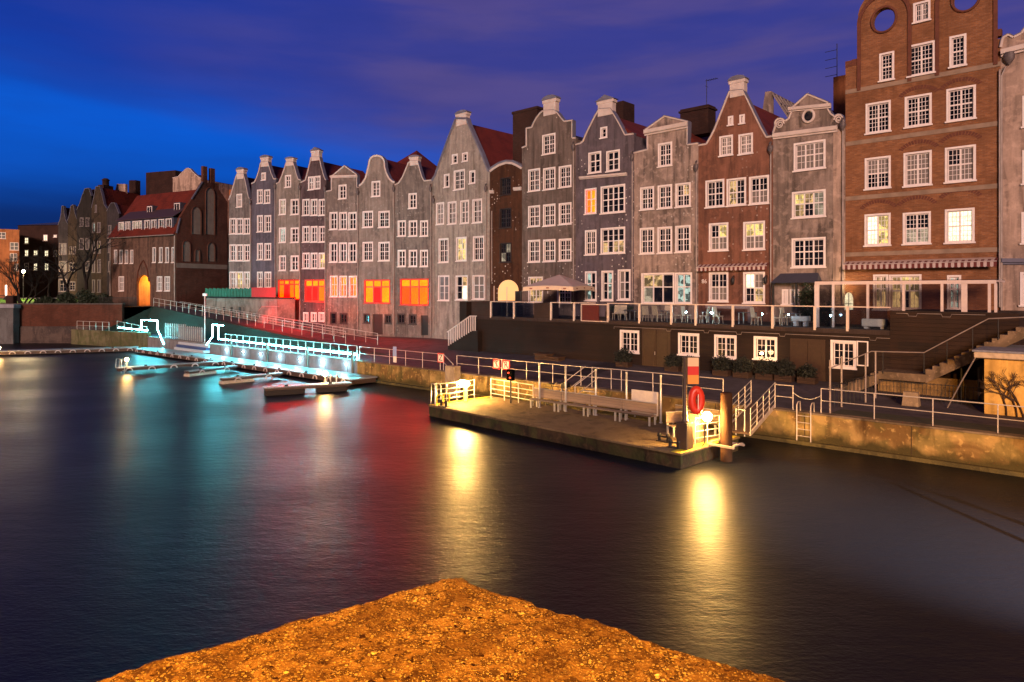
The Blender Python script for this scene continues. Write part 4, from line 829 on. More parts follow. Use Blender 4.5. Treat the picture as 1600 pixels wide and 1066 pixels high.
# ================================================================ railings
def railing(name, label, pts, h=1.1, bars=(.55,1.08), n=6, mat='railw', r=.02, pr=.026, group='metal railings', cat='railing', skip_last=False):
    pts = [Vector(p) for p in pts]; o = pts[0]; root = empty(name, o, 0, label, cat, group)
    q = [p-o for p in pts]; L = [(q[i+1]-q[i]).length for i in range(len(q)-1)]; T = sum(L)
    def at(s):
        for i, l in enumerate(L):
            if s <= l+1e-6: return q[i] + (q[i+1]-q[i])*(s/l)
            s -= l
        return q[-1]
    pm = MB(); pm.tube([(0,0,0),(0,0,h)], pr, 6); first = None
    for k in range(n+1):
        p = at(T*k/n)
        if first is None: first = pm.build('post', M[mat], root); first.location = p
        else: c = first.copy(); COL.objects.link(c); c.parent = root; c.location = p
    for z in bars:
        b = MB(); b.tube([p+Vector((0,0,z)) for p in q], r if z < h*.9 else r*1.25, 6); b.build('rail', M[mat], root)
    return root
def Q3(x, o, z): return V3(LQ.at(x, o), z)
railing('railing', 'quay railing carrying the long cyan light strip', [Q3(352,.25,1.47), Q3(558,.25,1.47)], 1.1, (.55,1.08), 18)
railing('railing', 'short railing above the left light strip, at the dark green bank', [Q3(183,.25,1.9), Q3(230,.25,1.47)], 1.1, (.5,1.08), 4)
railing('railing', 'plain grey quay railing right of the cyan light strip', [Q3(562,.25,1.43), Q3(688,.25,1.43)], 1.1, (.55,1.08), 5)
railing('railing', 'quay railing with the two red-bordered square signs', [Q3(714,.25,1.43), Q3(955,.25,1.43)], 1.1, (.55,1.08), 6)
railing('railing', 'quay railing behind the benches, nearer than the signed one', [Q3(925,.02,1.44), Q3(1130,.02,1.44)], 1.15, (.6,1.13), 4)
railing('railing', 'short two-post railing right of the gangway', [Q3(1211,.25,1.43), Q3(1239,.25,1.43)], 1.1, (.55,1.08), 1)
railing('railing', 'long pale railing on the right bank, in front of the stairs', [Q3(1283,.25,1.43), Q3(1362,.25,1.43), Q3(1447,.25,1.43), Q3(1543,.25,1.43), Q3(1660,.25,1.43), Q3(1800,.25,1.43)], 1.1, (.55,1.08), 5)
railing('railing', 'rust-grey railing along the front edge of the long ramp', [V3(LQ.at(240,5.1),4.75), V3(LQ.at(540,5.1),2.0)], 1.15, (.6,1.13), 24)
railing('railing', 'second railing along the rear edge of the long ramp', [V3(LQ.at(262,8.1),4.5), V3(LQ.at(590,8.1),1.7)], 1.15, (.6,1.13), 26)
railing('railing', 'low railing on the mossy wall at the basin corner', [(-55.5,88.2,1.9),(-49.5,84.9,1.9)], 1.1, (.55,1.08), 5)
root = empty('safety_chain', Q3(1240,.25,2.2), 0, 'drooping chain closing the gap above the quay ladder', 'chain'); a = Vector((0,0,0)); c = Q3(1283,.25,2.2)-Q3(1240,.25,2.2)
b = MB(); b.tube([a+(c-a)*(k/10)+Vector((0,0,-.9*(k/10)*(1-k/10))) for k in range(11)], .02, 6); b.build('chain', M['galv'], root)
def ladder(label, p, h, w=.45, mat='railw', hoop=.3, rz=None, group='quay ladders'):
    root = empty('ladder', p, LQ.rz if rz is None else rz, label, 'ladder', group)
    for s in (-1, 1):
        b = MB(); b.tube([(s*w/2,-.1,-h),(s*w/2,-.1,hoop),(s*w/2,.05,hoop+.12),(s*w/2,.3,hoop+.12),(s*w/2,.35,0)], .028, 6); b.build('side_rail', M[mat], root)
    k = -h+.15
    while k < .05: b = MB(); b.tube([(-w/2,-.1,k),(w/2,-.1,k)], .018, 6); b.build('rung', M[mat], root); k += .3
    return root
ladder('dark steel ladder hung on the stained quay wall at right', Q3(1257,-.04,1.43), 1.5, .6)

# ================================================================ cyan light strips and wall lights
CY = emis('cyan_led', (.13, .88, 1.0), 200); CW = emis('cool_white_lamp', (.42,.85,1), 170); WW = emis('warm_lamp', (1,.56,.17), 330)
def strip(label, pts, r=.045):
    b = MB(); o = Vector(pts[0]); b.tube([Vector(p)-o for p in pts], r, 6); x = b.build('light_strip', CY); x.location = o; return tag(x, label, 'light strip', 'cyan light strips')
def qz(x, y, o=-.02): return V3(LQ.at(x, o), CH-(y-HY)*LQ.at(x, o).y/F)
strip('long straight cyan light strip on the quay railing, dropping at its right end', [qz(341,507.5),qz(341,530),qz(345,530),qz(558,554.5),qz(558,562)])
strip('cyan light strip shaped like a gate, left of the flagless thin mast', [qz(320,548),qz(322,540),qz(332,526),qz(332,507.5),qz(349,508.5)])
strip('cyan light strip framing the left stair head', [qz(221,516),qz(221,500),qz(246,501),qz(246,515),qz(256,538)])
strip('short horizontal cyan light strip at the left end', [qz(185,512),qz(231,516.5)])
for x in (212, 354, 380, 407, 437, 469, 504, 541):
    y = 456+(CH-1.05)*F/LQ.at(x).y; p = V3(LQ.at(x,-.03), 1.05); w = MB(); w.lathe((0,0,0), [(.02,-.06),(.07,-.03),(.07,.03),(.02,.06)], 10); 
    root = empty('wall_lamp', p, LQ.rz, 'round wall lamp, %s' % {212:'leftmost of all, under the short light strip',354:'first under the long strip',380:'second under the long strip',407:'third under the long strip',437:'just right of the second pile',469:'just left of the third pile',504:'brightest, above the ladder',541:'rightmost, under the end of the strip'}[x], 'lamp', 'round quay wall lamps')
    w.build('lens', CW, root); c = MB(); c.box(-.09,.0,-.09,.09,.028,.09); c.build('housing', M['galv'], root)
    point_light('wall_lamp_light', p + V3(-LQ.n*.35, -.05), 60 if x != 504 else 150, (.4,.82,1), .05)
for x, i in ((361,'leftmost'),(417,'second from the left'),(480,'third from the left'),(551,'rightmost, at the end of the panelled wall')):
    q = LQ.at(x,-.2); b = MB(); b.lathe((0,0,0), [(.11,-1),(.11,2.15),(.09,2.2),(.0005,2.22)], 10); o = b.build('mooring_pile', simple('pile_steel', (.13,.11,.09), .6, .3, var=.5)); o.location = (q.x,q.y,0); tag(o, 'steel pile standing against the grey quay wall, '+i, 'pile', 'steel piles on the quay wall')
root = empty('mast', Q3(320,.3,1.4), 0, 'thin grey mast with a small lamp head between the light strips', 'mast'); b = MB(); b.tube([(0,0,0),(0,0,5.0)], .05, 8); b.build('pole', M['galv'], root); b = MB(); b.box(-.2,-.1,4.9,.2,.1,5.15); b.build('lamp_head', simple('mast_lamp', (.8,.8,.8), .4), root)
# steel gate screen and landing steps between the strips
fg = Frame(LQ, 258, 1.4, .6); w = fg.u(316); root = empty('steel_screen', fg.o, fg.l.rz, 'grey steel slat screen between the two glowing stair heads', 'screen')
for k in range(int(w/.5)+1):
    b = MB(); b.box(k*.5-.03,0,0,k*.5+.03,.05,1.75 if k < 12 else 1.6); b.build('slat', M['galv'], root)
b = MB(); b.box(0,-.02,.2,w,-.002,.26); b.box(0,-.02,1.35,w,-.002,1.41); b.box(w*.35,.06,.0,w,.1,1.5); b.build('panel', simple('screen_grey', (.22,.21,.22), .5), root)
fg = Frame(LQ, 272, .52, -.7); w = fg.u(318); root = empty('landing_steps', fg.o, fg.l.rz, 'white and blue edged landing steps below the steel screen', 'steps')
for k in range(3): b = MB(); b.box(0, k*.22, k*.27, w, .66, k*.27+.262); b.build('step', simple('step_white', (.5,.55,.6), .6) if k % 2 == 0 else simple('step_blue', (.05,.08,.2), .6), root)
# signs on the railing
RED = simple('sign_red', (.62,.02,.012), .45, var=.1); WHT = simple('sign_white', (.78,.70,.6), .45, var=.1); BLK = simple('sign_black', (.01,.01,.01), .5)
def square_sign(label, p, rz, txt, slash=True, s=.62, bars=None):
    root = empty('sign', p, rz, label, 'sign', 'red-bordered square signs'); b = MB(); b.box(-s/2,-.02,-s/2,s/2,0,s/2); b.build('border', RED, root)
    b = MB(); q = s*.38; b.box(-q,-.026,-q,q,-.021,q); b.build('panel', WHT, root)
    t = text_mb(txt, s*.9); t.v = [(x, y-.032, z) for x, y, z in t.v]; t.build('letter', BLK, root)
    if slash: b = MB(); b.bar((-q,-.04,q),(q,-.04,-q),.008,.035,up=(0,0,1)); b.build('slash', RED, root)
    return root
P1 = Q3(690,.2,0); square_sign('narrow red-bordered sign with a black zigzag mark at the railing gap', Q3(689,.2,2.25), LQ.rz, 'Z', False, .66)
square_sign('left of the two red-bordered signs, black anchor-like T crossed out', Q3(776,.2,2.2), LQ.rz, 'T'); square_sign('right of the two red-bordered signs, letter R crossed out', Q3(791,.2,2.2), LQ.rz, 'R')
root = empty('notice_plate', Q3(617,.2,1.5), LQ.rz, 'pale blue and white notice plate on the quay railing', 'sign'); b = MB(); b.box(-.2,-.03,.55,.2,0,1.25); b.build('plate', simple('plate_blue', (.3,.36,.6), .5), root); b = MB(); b.box(-.16,-.03,.1,.2,0,.54); b.build('lower_plate', WHT, root)
# ================================================================ jetties
DK = planks('wet_grey_deck', (.30,.31,.32), .22, 'x', .4, .35); DKB = simple('jetty_brown_side', (.07,.04,.028), .7, var=.5); PALE = simple('pale_float', (.5,.42,.33), .6, var=.4); RUB = simple('white_fender', (.6,.52,.5), .6)
def jetty(label, a, c, w, zt=.5, floats=(), fenders=5, hull=DKB, group='floating jetties', side=1, h=.4):
    a = Vector(a); c = Vector(c); d = c-a; root = empty('jetty', (a.x,a.y,0), math.atan2(d.y,d.x), label, 'jetty', group); L = d.length
    b = MB(); b.box(0,0,zt-.08,L,w,zt); b.build('deck', DK, root); b = MB(); b.box(.1,.06,zt-h,L-.1,w-.06,zt-.083); b.build('beam', hull, root)
    for k in range(fenders):
        u = L*(k+.5)/fenders; m = MB(); m.tube([(u+.26*math.cos(R(t)), -.05, zt-.34+.26*math.sin(R(t))) for t in range(0,181,20)], .05, 6); m.build('fender', RUB, root)
    for u0, u1 in floats: m = MB(); m.bevbox(u0,-.06,-.15,u1,w+.06,zt-h-.02,.04); m.build('float', PALE, root)
    for k in range(max(2,int(L/4))):
        m = MB(); m.box(L*(k+.5)/max(2,int(L/4))-.1,.1,zt+.002,L*(k+.5)/max(2,int(L/4))+.1,.2,zt+.1); m.build('cleat', M['iron'], root)
    return root
g2 = lambda x, y, z=.5: tuple(gp(x, y, z).xy)
jetty('long floating jetty reaching out to the left frame edge', g2(-120,552.5), g2(214,543), 1.8, fenders=14)
jetty('long snowy-looking cyan-lit jetty hugging the grey quay wall', tuple(LQ.at(209,-3.0)), tuple(LQ.at(549,-2.6)), 2.3, fenders=22)
jetty('finger jetty with a hooped ladder and a lamp at its tip', g2(183,575), g2(352,564), .7, fenders=5, h=.3)
jetty('short pale finger jetty second from the left', g2(295,580,.45), g2(372,571,.45), .6, .45, [(.0,2.6)], 2, DKB, h=.22)
jetty('short pale finger jetty third from the left', g2(347,591,.45), g2(442,582.5,.45), .6, .45, [(.0,2.4)], 2, DKB, h=.22)
jetty('nearest and largest finger jetty, on dark floats', g2(412,606,.55), g2(550,598,.55), .8, .55, [], 0, DKB, h=.22)
jt = [o for o in COL.objects if o.name.startswith('jetty')][-1]
for u0, u1 in ((.1,2.6),(3.4,5.4)): b = MB(); b.bevbox(u0,.05,-.25,u1,.75,.33,.04); b.build('float', simple('dark_float', (.018,.012,.01), .8), jt)
def lamp_thing(label, p, h, e, col, ems, head=.14, lr=.12, group='jetty lamps', name='lamp_post'):
    root = empty(name, p, 0, label, 'lamp', group); b = MB(); b.lathe((0,0,0), [(.1,0),(.1,.04),(.04,.08),(.035,h-.05)], 10); b.build('pole', M['galv'], root)
    b = MB(); b.sphere((0,0,h+head*.7), head, 8); b.build('globe', ems, root)
    point_light(name+'_light', (p[0], p[1], p[2]+h+head*.7+.02), e, col, head+.03); return root
lamp_thing('glowing lamp at the tip of the finger jetty beside the ladder hoops', gp(198,573,.5), .5, 140, (1,.58,.2), WW, .14)
lamp_thing('bright lamp on the nearest finger jetty', gp(508,597,.55), .45, 300, (1,.6,.22), WW, .17)
lamp_thing('lamp at the left frame edge on the long jetty', gp(-2,551,.5), .4, 160, (1,.62,.25), WW, .15)
ladder('white hooped ladder at the tip of the finger jetty', gp(190,574.5,.5), .7, .5, 'galv', .6, 2.6); ladder('white hooped ladder on the nearest finger jetty', gp(528,598,.55), .6, .7, 'galv', .5, 1.2)

# ================================================================ terrace building
TB = planks('dark_brown_planks', (.024, .011, .006), .17, 'z', .5); TBR = planks('red_brown_planks', (.032,.013,.006), .22, 'z', .55)
ft = Frame(LT, 737, 1.4); U = ft.u; TZ = 3.3; X1 = U(1391); X2 = U(1592)
root = empty('terrace_building', ft.o, ft.l.rz, 'dark timber-clad lower storey carrying the restaurant terrace', 'building'); T = root
hl = []; ZZT = ft.z(1480, 488)
for i, (xa, ya, xb, yb) in enumerate([(969,516,999,551),(1060,520.6,1092.6,555),(1116.4,523.5,1151,560),(1178,526,1214.6,562),(1298,532,1338,575)]):
    w = window(root, U(xa), ft.z((xa+xb)/2,yb), U(xb), ft.z((xa+xb)/2,ya), cols=2, tr=(), nx=2, ny=3, glass='k', sur=.14); hl.append([(w[0],w[1]),(w[2],w[1]),(w[2],w[3]),(w[0],w[3])])
b = MB(); wall_front(b, [(0,0),(0,TZ-.26),(X1,TZ-.26),(X1,0)], hl, 0, 0, .14); b.box(0,.2,0,X1,6.2,TZ-.27); b.build('wall', TB, root)
b = MB(); b.box(X1+.003,-.02,0,X2,6.2,ZZT); b.build('tall_wall', TBR, root)
b = MB(); b.box(-.1,-.12,TZ-.255,X1-.003,6.3,TZ); b.build('deck', planks('terrace_deck', (.05,.03,.025), .15, 'x', .4), root)
for xa, ya, xb, yb, c in ((1004,513,1048,577.5,.62),(1235,530,1290,597,.62)):
    b = MB(); u0, u1 = U(xa), U(xb); z1 = ft.z((xa+xb)/2, ya); m_ = (u0+u1)/2
    b.box(u0,-.05,0.02,u0+.1,-.003,z1); b.box(u1-.1,-.05,0.02,u1,-.003,z1); b.box(u0+.1,-.05,z1-.1,u1-.1,-.003,z1); b.box(u0+.1,-.035,.02,m_-.015,-.003,z1-.1); b.box(m_+.015,-.035,.02,u1-.1,-.003,z1-.1)
    for q0, q1 in ((u0+.22,m_-.13),(m_+.13,u1-.22)): b.box(q0,-.052,.3,q1,-.036,z1-.35)
    o = b.build('door', simple('brown_door', (.045,.02,.01), .5, var=.4), root); b = MB(); b.box(m_-.1,-.09,z1*.38,m_-.06,-.054,z1*.38+.22); b.build('handle', M['galv'], o)
b = MB(); q0, q1, q2, q3 = U(1339), U(1357), ft.z(1348,572), ft.z(1348,533); b.box(q0,-.06,q2,q0+.06,-.02,q3); b.box(q1-.06,-.06,q2,q1,-.02,q3); b.box(q0+.06,-.06,q2,q1-.06,-.02,q2+.06); b.box(q0+.06,-.06,q3-.06,q1-.06,-.02,q3); b.build('shutter', M['frame'], root)
b = MB(); zc = TZ-.42; u = U(960); pts = [(u,-.05,zc-.15),(u,-.05,zc)]
for x in (1048,1107,1158,1226,1368):
    uu = U(x); pts += [(uu-.3,-.05,zc),(uu-.26,-.05,zc-.14),(uu+.02,-.05,zc-.14),(uu+.06,-.05,zc)]
pts.append((X1,-.05,zc)); b.tube(pts, .016, 6); b.build('cable', M['pipe'], root)
b = MB(); zc = ZZT-.1; u = X1+.3; pts = [(u,-.05,zc)]
for x in (1427,1480): uu = U(x); pts += [(uu-.25,-.05,zc),(uu-.2,-.05,zc-.14),(uu+.15,-.05,zc-.14),(uu+.2,-.05,zc)]
pts.append((U(1540),-.05,zc)); b.tube(pts, .016, 6); b.build('cable', M['pipe'], root)
b = MB(); b.box(U(1404),-.045,ft.z(1430,548),U(1466),-.022,ft.z(1430,535)); b.build('access_panel', TB, root)
b = MB(); u0 = U(718)-U(737); b.box(u0,0,0,-.003,5.5,3.0); b.box(u0,0,3.003,u0+.9,5.5,4.5); b.build('side_block', TB, root)
for x0_, x1_ in ((738,766),(836,861)):
    b = MB(); b.box(U(x0_),-.10,TZ+.003,U(x1_),.9,TZ+1.18); b.build('planter_box', planks('planter_planks', (.05,.026,.018), .17, 'z'), root)
def glassmat(name, tint=(.8,.85,.9), refl=.10):
    t = NT(name); n = t.t.nodes; n.remove(t.b); out = [x for x in n if x.type == 'OUTPUT_MATERIAL'][0]
    tr = t.n('ShaderNodeBsdfTransparent'); tr.inputs[0].default_value = (*tint, 1); gl = t.n('ShaderNodeBsdfGlossy'); gl.inputs['Roughness'].default_value = .04; gl.inputs[0].default_value = (.9,.95,1,1)
    mx = t.n('ShaderNodeMixShader'); lw = t.n('ShaderNodeFresnel'); lw.inputs[0].default_value = 1.5; f = t.math('ADD', t.math('MULTIPLY', lw.outputs[0], .7), refl)
    t.L(f, mx.inputs[0]); t.L(tr.outputs[0], mx.inputs[1]); t.L(gl.outputs[0], mx.inputs[2]); t.L(mx.outputs[0], out.inputs[0]); return t.m
M['glass'] = glassmat('balustrade_glass', refl=.04); M['glassd'] = glassmat('conservatory_glass', (.75,.72,.7), .02)
CREAM = simple('cream_post_paint', (.72,.56,.46), .5, var=.15)
def balustrade(label, xs, y=-.06, h=1.2, posts=True):
    root = empty('glass_balustrade', ft.o, ft.l.rz, label, 'balustrade', 'glass balustrades of the terrace')
    for i, x in enumerate(xs):
        if i == len(xs)-1 and not posts: break
        u = U(x); b = MB(); b.bevbox(u-.07,y-.07,TZ-.12,u+.07,y+.07,TZ+h,.01); b.build('post', CREAM, root)
    for a, c in zip(xs[:-1], xs[1:]):
        b = MB(); b.box(U(a)+.09,y-.008,TZ+.02,U(c)-.09,y+.008,TZ+h-.04); b.build('glass_panel', M['glass'], root)
    b = MB(); b.bevbox(U(xs[0])-.07,y-.05,TZ+h+.003,U(xs[-1])+.07,y+.05,TZ+h+.06,.01); b.build('top_rail', CREAM, root); return root
balustrade('long glass balustrade with cream posts above the lower storey windows', [951,1000,1050,1088,1146,1208,1274,1325,1390], posts=False)
balustrade('short glass balustrade between the two timber planter boxes', [768,804,835], posts=False)
balustrade('glass balustrade left of the dark red board', [862,898,930], posts=False)
root = empty('menu_board', (Vector(ft.o)+Vector((0,0,0))), ft.l.rz, 'dark red board in a cream frame on the terrace edge', 'board'); b = MB(); b.box(U(912),-.2,TZ-.05,U(938),-.14,TZ+1.1); b.build('board', simple('maroon_board', (.10,.012,.008), .5), root); b = MB()
u0, u1 = U(911), U(951); b.box(u0,-.22,TZ-.1,u1,-.135,TZ-.05); b.box(u0,-.22,TZ+1.1,u1,-.135,TZ+1.16); b.box(u0-.04,-.22,TZ-.1,u0,-.135,TZ+1.16); b.box(u1,-.22,TZ-.1,u1+.04,-.135,TZ+1.16); b.build('frame', CREAM, root)
def TL(x, off, z): p = LT.at(x, off); return Vector((p.x, p.y, z))
TF = 1.4+TZ
# conservatory
fc = Frame(LT, 1275, TF, 1.3); root = empty('conservatory', fc.o, fc.l.rz, 'white framed glass conservatory on the terrace before the brick house', 'conservatory'); WC = fc.u(1557); hc = fc.z(1400, 439)
WPT = simple('conservatory_white', (.66,.52,.48), .45, var=.15)
for x in (1276.5,1302,1356,1412,1472,1507,1546,1556): u = fc.u(x); b = MB(); ww_ = .13 if x in (1276.5,1507) else .06; b.box(u-ww_,-.05,0,u+ww_,.05,hc-.18); b.build('post', WPT, root)
b = MB(); b.box(-.05,-.08,hc-.18,WC,.06,hc); b.box(-.05,.06,hc-.1,.1,2.6,hc); b.box(WC-.1,.06,hc-.1,WC,2.6,hc); b.build('beam', WPT, root)
xs = [1278,1302,1356,1412,1472,1507,1546]
for a, c in zip(xs[:-1], xs[1:]): b = MB(); b.box(fc.u(a)+.1,-.01,.05,fc.u(c)-.1,.01,hc-.2); b.build('glass_panel', M['glassd'], root)
b = MB(); b.box(0,-.02,hc+.003,WC,2.6,hc+.05); b.build('roof', M['glassd'], root)
# furniture
WIC = simple('pale_wicker', (.80,.60,.42), .7, var=.4, vs=20); TBL = simple('dark_table_top', (.10,.09,.12), .4)
def chair0():
    r = empty('terrace_chair', (0,0,0), 0, 'x', 'chair', 'pale chairs behind the terrace glass')
    b = MB(); b.bevbox(-.25,-.25,.44,.25,.25,.50,.02); b.build('seat', WIC, r); b = MB(); b.add([(-.25,.2,.5),(.25,.2,.5),(.22,.3,1.08),(-.22,.3,1.08),(-.25,.24,.5),(.25,.24,.5),(.22,.34,1.08),(-.22,.34,1.08)], [(0,1,2,3),(7,6,5,4),(0,4,5,1),(1,5,6,2),(2,6,7,3),(3,7,4,0)]); b.build('backrest', WIC, r)
    for sx in (-1,1):
        for sy in (-1,1): b = MB(); b.tube([(sx*.19,sy*.19,.43),(sx*.23,sy*(.22 if sy < 0 else .26),0)], .024, 6); b.build('leg', WIC, r)
    return r
c0 = chair0(); used = False
CH_L = [(963,.8,.3,'leftmost pale chair behind the first glass panel'),(974,.9,.5,'second pale chair, beside the leftmost one'),(1011,.6,3.2,'pale chair with its back to the glass, right of the second post'),(1027,.6,3.0,'pale chair with its back to the glass, next to its twin near the second post'),
        (1060,.9,-1.2,'side-on pale chair behind the third glass panel'),(1073,.8,1.5,'pale chair facing left beside the bright reflection'),(1100,.8,-1.4,'side-on pale chair left of the cool star-like glint'),(1122,.9,1.4,'side-on pale chair right of the cool star-like glint'),
        (1182,.9,1.5,'pale chair alone in the wide fifth panel'),(1214,.9,-1.5,'pale chair just right of the sixth post'),(1228,1.8,1.4,'pale chair behind the table near the bench'),(1040,1.9,0,'pale chair set back on the far side of the table')]
for x, o_, rz, lab in CH_L:
    c = c0 if not used else copy_tree(c0); used = True; c.location = TL(x, o_+.3, TF+.003); c.rotation_euler = (0,0,LT.rz+rz); c['label'] = lab
t0 = empty('terrace_table', (0,0,0), 0, 'x', 'table', 'dark terrace tables'); b = MB(); b.bevbox(-.5,-.4,.70,.5,.4,.74,.01); b.build('table_top', TBL, t0)
for s in (-1,1):
    for q in (-1,1): b = MB(); b.box(s*.42-.03,q*.33-.03,0,s*.42+.03,q*.33+.03,.698); b.build('leg', M['galv'], t0)
for i, (x, o_, lab) in enumerate([(988,1.3,'dark table behind the first glass panel'),(1038,1.2,'dark table between the second and third posts'),(1111,1.4,'dark table by the cool star-like glint'),(1168,1.5,'dark table in the wide fifth panel'),(1236,1.5,'dark table left of the white bench')]):
    c = t0 if i == 0 else copy_tree(t0); c.location = TL(x, o_+.3, TF+.003); c.rotation_euler = (0,0,LT.rz); c['label'] = lab
def bench_block(name, label, x0, x1, off, h0, h1, mat, d=.5):
    f = Frame(LT, x0, TF+.003, off); w = f.u(x1); r = empty(name, f.o, f.l.rz, label, 'bench'); b = MB(); b.bevbox(0,0,h0,w,d,h1,.03); b.build('seat', mat, r); b = MB(); b.box(.1,.08,0,.3,d-.08,h0-.003); b.build('leg', mat, r); b = MB(); b.box(w-.3,.08,0,w-.1,d-.08,h0-.003); b.build('leg', mat, r); return r
bench_block('white_bench', 'white slab bench behind the glass at the balustrade right end', 1346, 1384, 1.0, .12, .55, simple('white_slab', (.6,.55,.52), .5)); bench_block('white_bench', 'white curved bench behind the sixth glass panel', 1236, 1262, 1.1, .3, .6, simple('white_slab_b', (.5,.45,.45), .5))
bench_block('long_bench', 'long pinkish bench ledge in front of the rust brown house', 1102, 1174, 3.6, .9, 1.2, simple('pink_ledge', (.35,.25,.24), .6), .3)
for x, e, lab in ((1072,.05,'added white globe for a glass reflection behind the third panel'),(1112,.07,'brightest added globe for a glass reflection, between two chairs'),(1191,.04,'added cool globe for a glass reflection near the fifth post'),(1232,.04,'added cool globe for a glass reflection, low behind the sixth panel'),(1298,.04,'added cool globe for a glass reflection behind the seventh panel')):
    p = TL(x,.45,TF+.003); root = empty('deck_lamp', p, 0, lab, 'lamp', 'added globes for glass reflections'); b = MB(); b.tube([(0,0,0),(0,0,.62)], .02, 6); b.build('stem', M['iron'], root); b = MB(); b.sphere((0,0,.7), e, 8); b.build('globe', CW, root); point_light('deck_lamp_light', p+Vector((0,0,.7)), 4, (.55,.85,1), .1)  # added globes and lights stand in for reflections in the glass
# patio umbrella
pc = TL(874,2.4,TF+.003); root = empty('patio_umbrella', pc, LT.rz+.25, 'large white square patio umbrella on the terrace', 'umbrella'); FAB = simple('umbrella_canvas', (.42,.34,.33), .85, var=.2, vs=2); VAL = simple('umbrella_valance', (.68,.5,.36), .8, var=.1)
b = MB(); b.tube([(0,0,0),(0,0,3.4)], .045, 10); b.build('pole', CREAM, root); b = MB(); b.bevbox(-.45,-.45,0.02,.45,.45,.1,.02); b.build('base', M['iron'], root)
hw = 2.15; za = 3.42; ze = 2.42; b = MB(); n = 12; ring = []
for k in range(4):
    for j in range(6):
        t = j/6; c1 = [(-1,-1),(1,-1),(1,1),(-1,1)]; a, c = c1[k], c1[(k+1) % 4]; sag = math.sin(math.pi*t)
        ring.append((hw*(a[0]+(c[0]-a[0])*t), hw*(a[1]+(c[1]-a[1])*t), ze+.10*sag))
mid_ = [(x*.5, y*.5, ze+(za-ze)*.52) for x, y, z in ring]; b.add([(0,0,za)]+mid_+ring, [(0,1+i,1+(i+1)%24) for i in range(24)]+[(1+i,25+i,25+(i+1)%24,1+(i+1)%24) for i in range(24)]); b.build('canopy', FAB, root)
b = MB(); b.add([(x*1.002,y*1.002,z) for x,y,z in ring]+[(x*1.01,y*1.01,z-.33) for x,y,z in ring], [(i,(i+1)%24,24+(i+1)%24,24+i) for i in range(24)]); v_ = b.build('valance', VAL, root)
b = MB()
for k in range(4):
    for j in (1,3,5): x, y, z = ring[k*6+j]; b.box(x*1.012-.12 if k%2==0 else x*1.012-.004, y*1.012-.004 if k%2==0 else y*1.012-.12, z-.22, x*1.012+.12 if k%2==0 else x*1.012+.004, y*1.012+.004 if k%2==0 else y*1.012+.12, z-.13)
b.build('emblem', simple('valance_emblem', (.25,.05,.02), .7), v_)
for s in ((-1,-1),(1,-1),(1,1),(-1,1)): b = MB(); b.tube([(0,0,2.7),(s[0]*hw*.93,s[1]*hw*.93,ze+.02)], .018, 6); b.build('rib', M['iron'], root)
for x, y0, lab in ((772,447,'slim white pole left of the lit arch'),(792,449,'slim white pole in front of the lit arch')):
    p = TL(x,.7,TF+.003); b = MB(); b.tube([(0,0,0),(0,0,CH-(y0-HY)*p.y/F-TF)], .035, 8); o = b.build('pole', CREAM); o.location = p; tag(o, lab, 'pole', 'slim white terrace poles')
p = TL(806,1.6,TF+.003); root = empty('armchair', p, LT.rz, 'dark high-backed armchair before the lit arch', 'chair'); b = MB(); b.bevbox(-.35,-.35,.3,.35,.35,.5,.03); b.build('seat', M['iron'], root); b = MB(); b.bevbox(-.35,.25,.5,.35,.4,2.1,.03); b.build('backrest', M['iron'], root)
for s in (-1,1): b = MB(); b.bevbox(s*.42-.06,-.35,.0,s*.42+.06,.35,.9,.02); b.build('armrest', M['iron'], root)
p = TL(792,1.3,TF+.003); root = empty('side_table', p, LT.rz, 'small dark table left of the dark armchair', 'table'); b = MB(); b.bevbox(-.5,-.3,1.2,.5,.3,1.26,.01); b.build('table_top', M['iron'], root)
for s in (-1,1): b = MB(); b.box(s*.4-.04,-.2,0,s*.4+.04,.2,1.198); b.build('leg', M['iron'], root)
# leafy things
def leafy(name, label, p, r, mats, n=700, sz=.07, sx=1, sy=1, szz=1, cat='shrub', group=None, pot=None, stem=.0, seed=1, rz=0):
    g = random.Random(seed); root = empty(name, p, rz, label, cat, group); b = MB(); zc = stem + r*szz
    for k in range(n):
        th = g.uniform(0, 2*math.pi); ph = math.acos(g.uniform(-1,1)); rr = r*g.uniform(.55,1.05)*(1+.12*math.sin(5*th+seed)+.1*math.sin(7*ph))
        c = Vector((rr*math.sin(ph)*math.cos(th)*sx, rr*math.sin(ph)*math.sin(th)*sy, zc+rr*math.cos(ph)*szz)); a = Vector((g.gauss(0,1),g.gauss(0,1),g.gauss(0,1))).normalized()*sz*g.uniform(.6,1.3); e = a.cross(Vector((g.gauss(0,1),g.gauss(0,1),g.gauss(0,1)))).normalized()*sz*.6
        b.add([c-a,c+e,c+a,c-e], [(0,1,2,3)], g.randint(0,len(mats)-1))
    b.build('foliage', mats, root)
    if stem: b = MB(); b.tube([(0,0,-.02),(0,0,zc)], .05, 6); b.build('stem', simple('bark', (.03,.02,.015), .9), root)
    if pot: b = MB(); w_, hp = pot; b.bevbox(-w_,-w_*.6,.003,w_,w_*.6,hp,.02); b.build('planter', planks('planter_box_planks', (.05,.025,.015), .18, 'z'), root)
    return root
LEAF = [simple('leaf_dark', (.018,.028,.012), .7, var=.3), simple('leaf_mid', (.03,.045,.018), .7, var=.3)]
LEAFD = [simple('leaf_night', (.008,.010,.006), .8, var=.3), simple('leaf_night_b', (.014,.016,.009), .8, var=.3)]
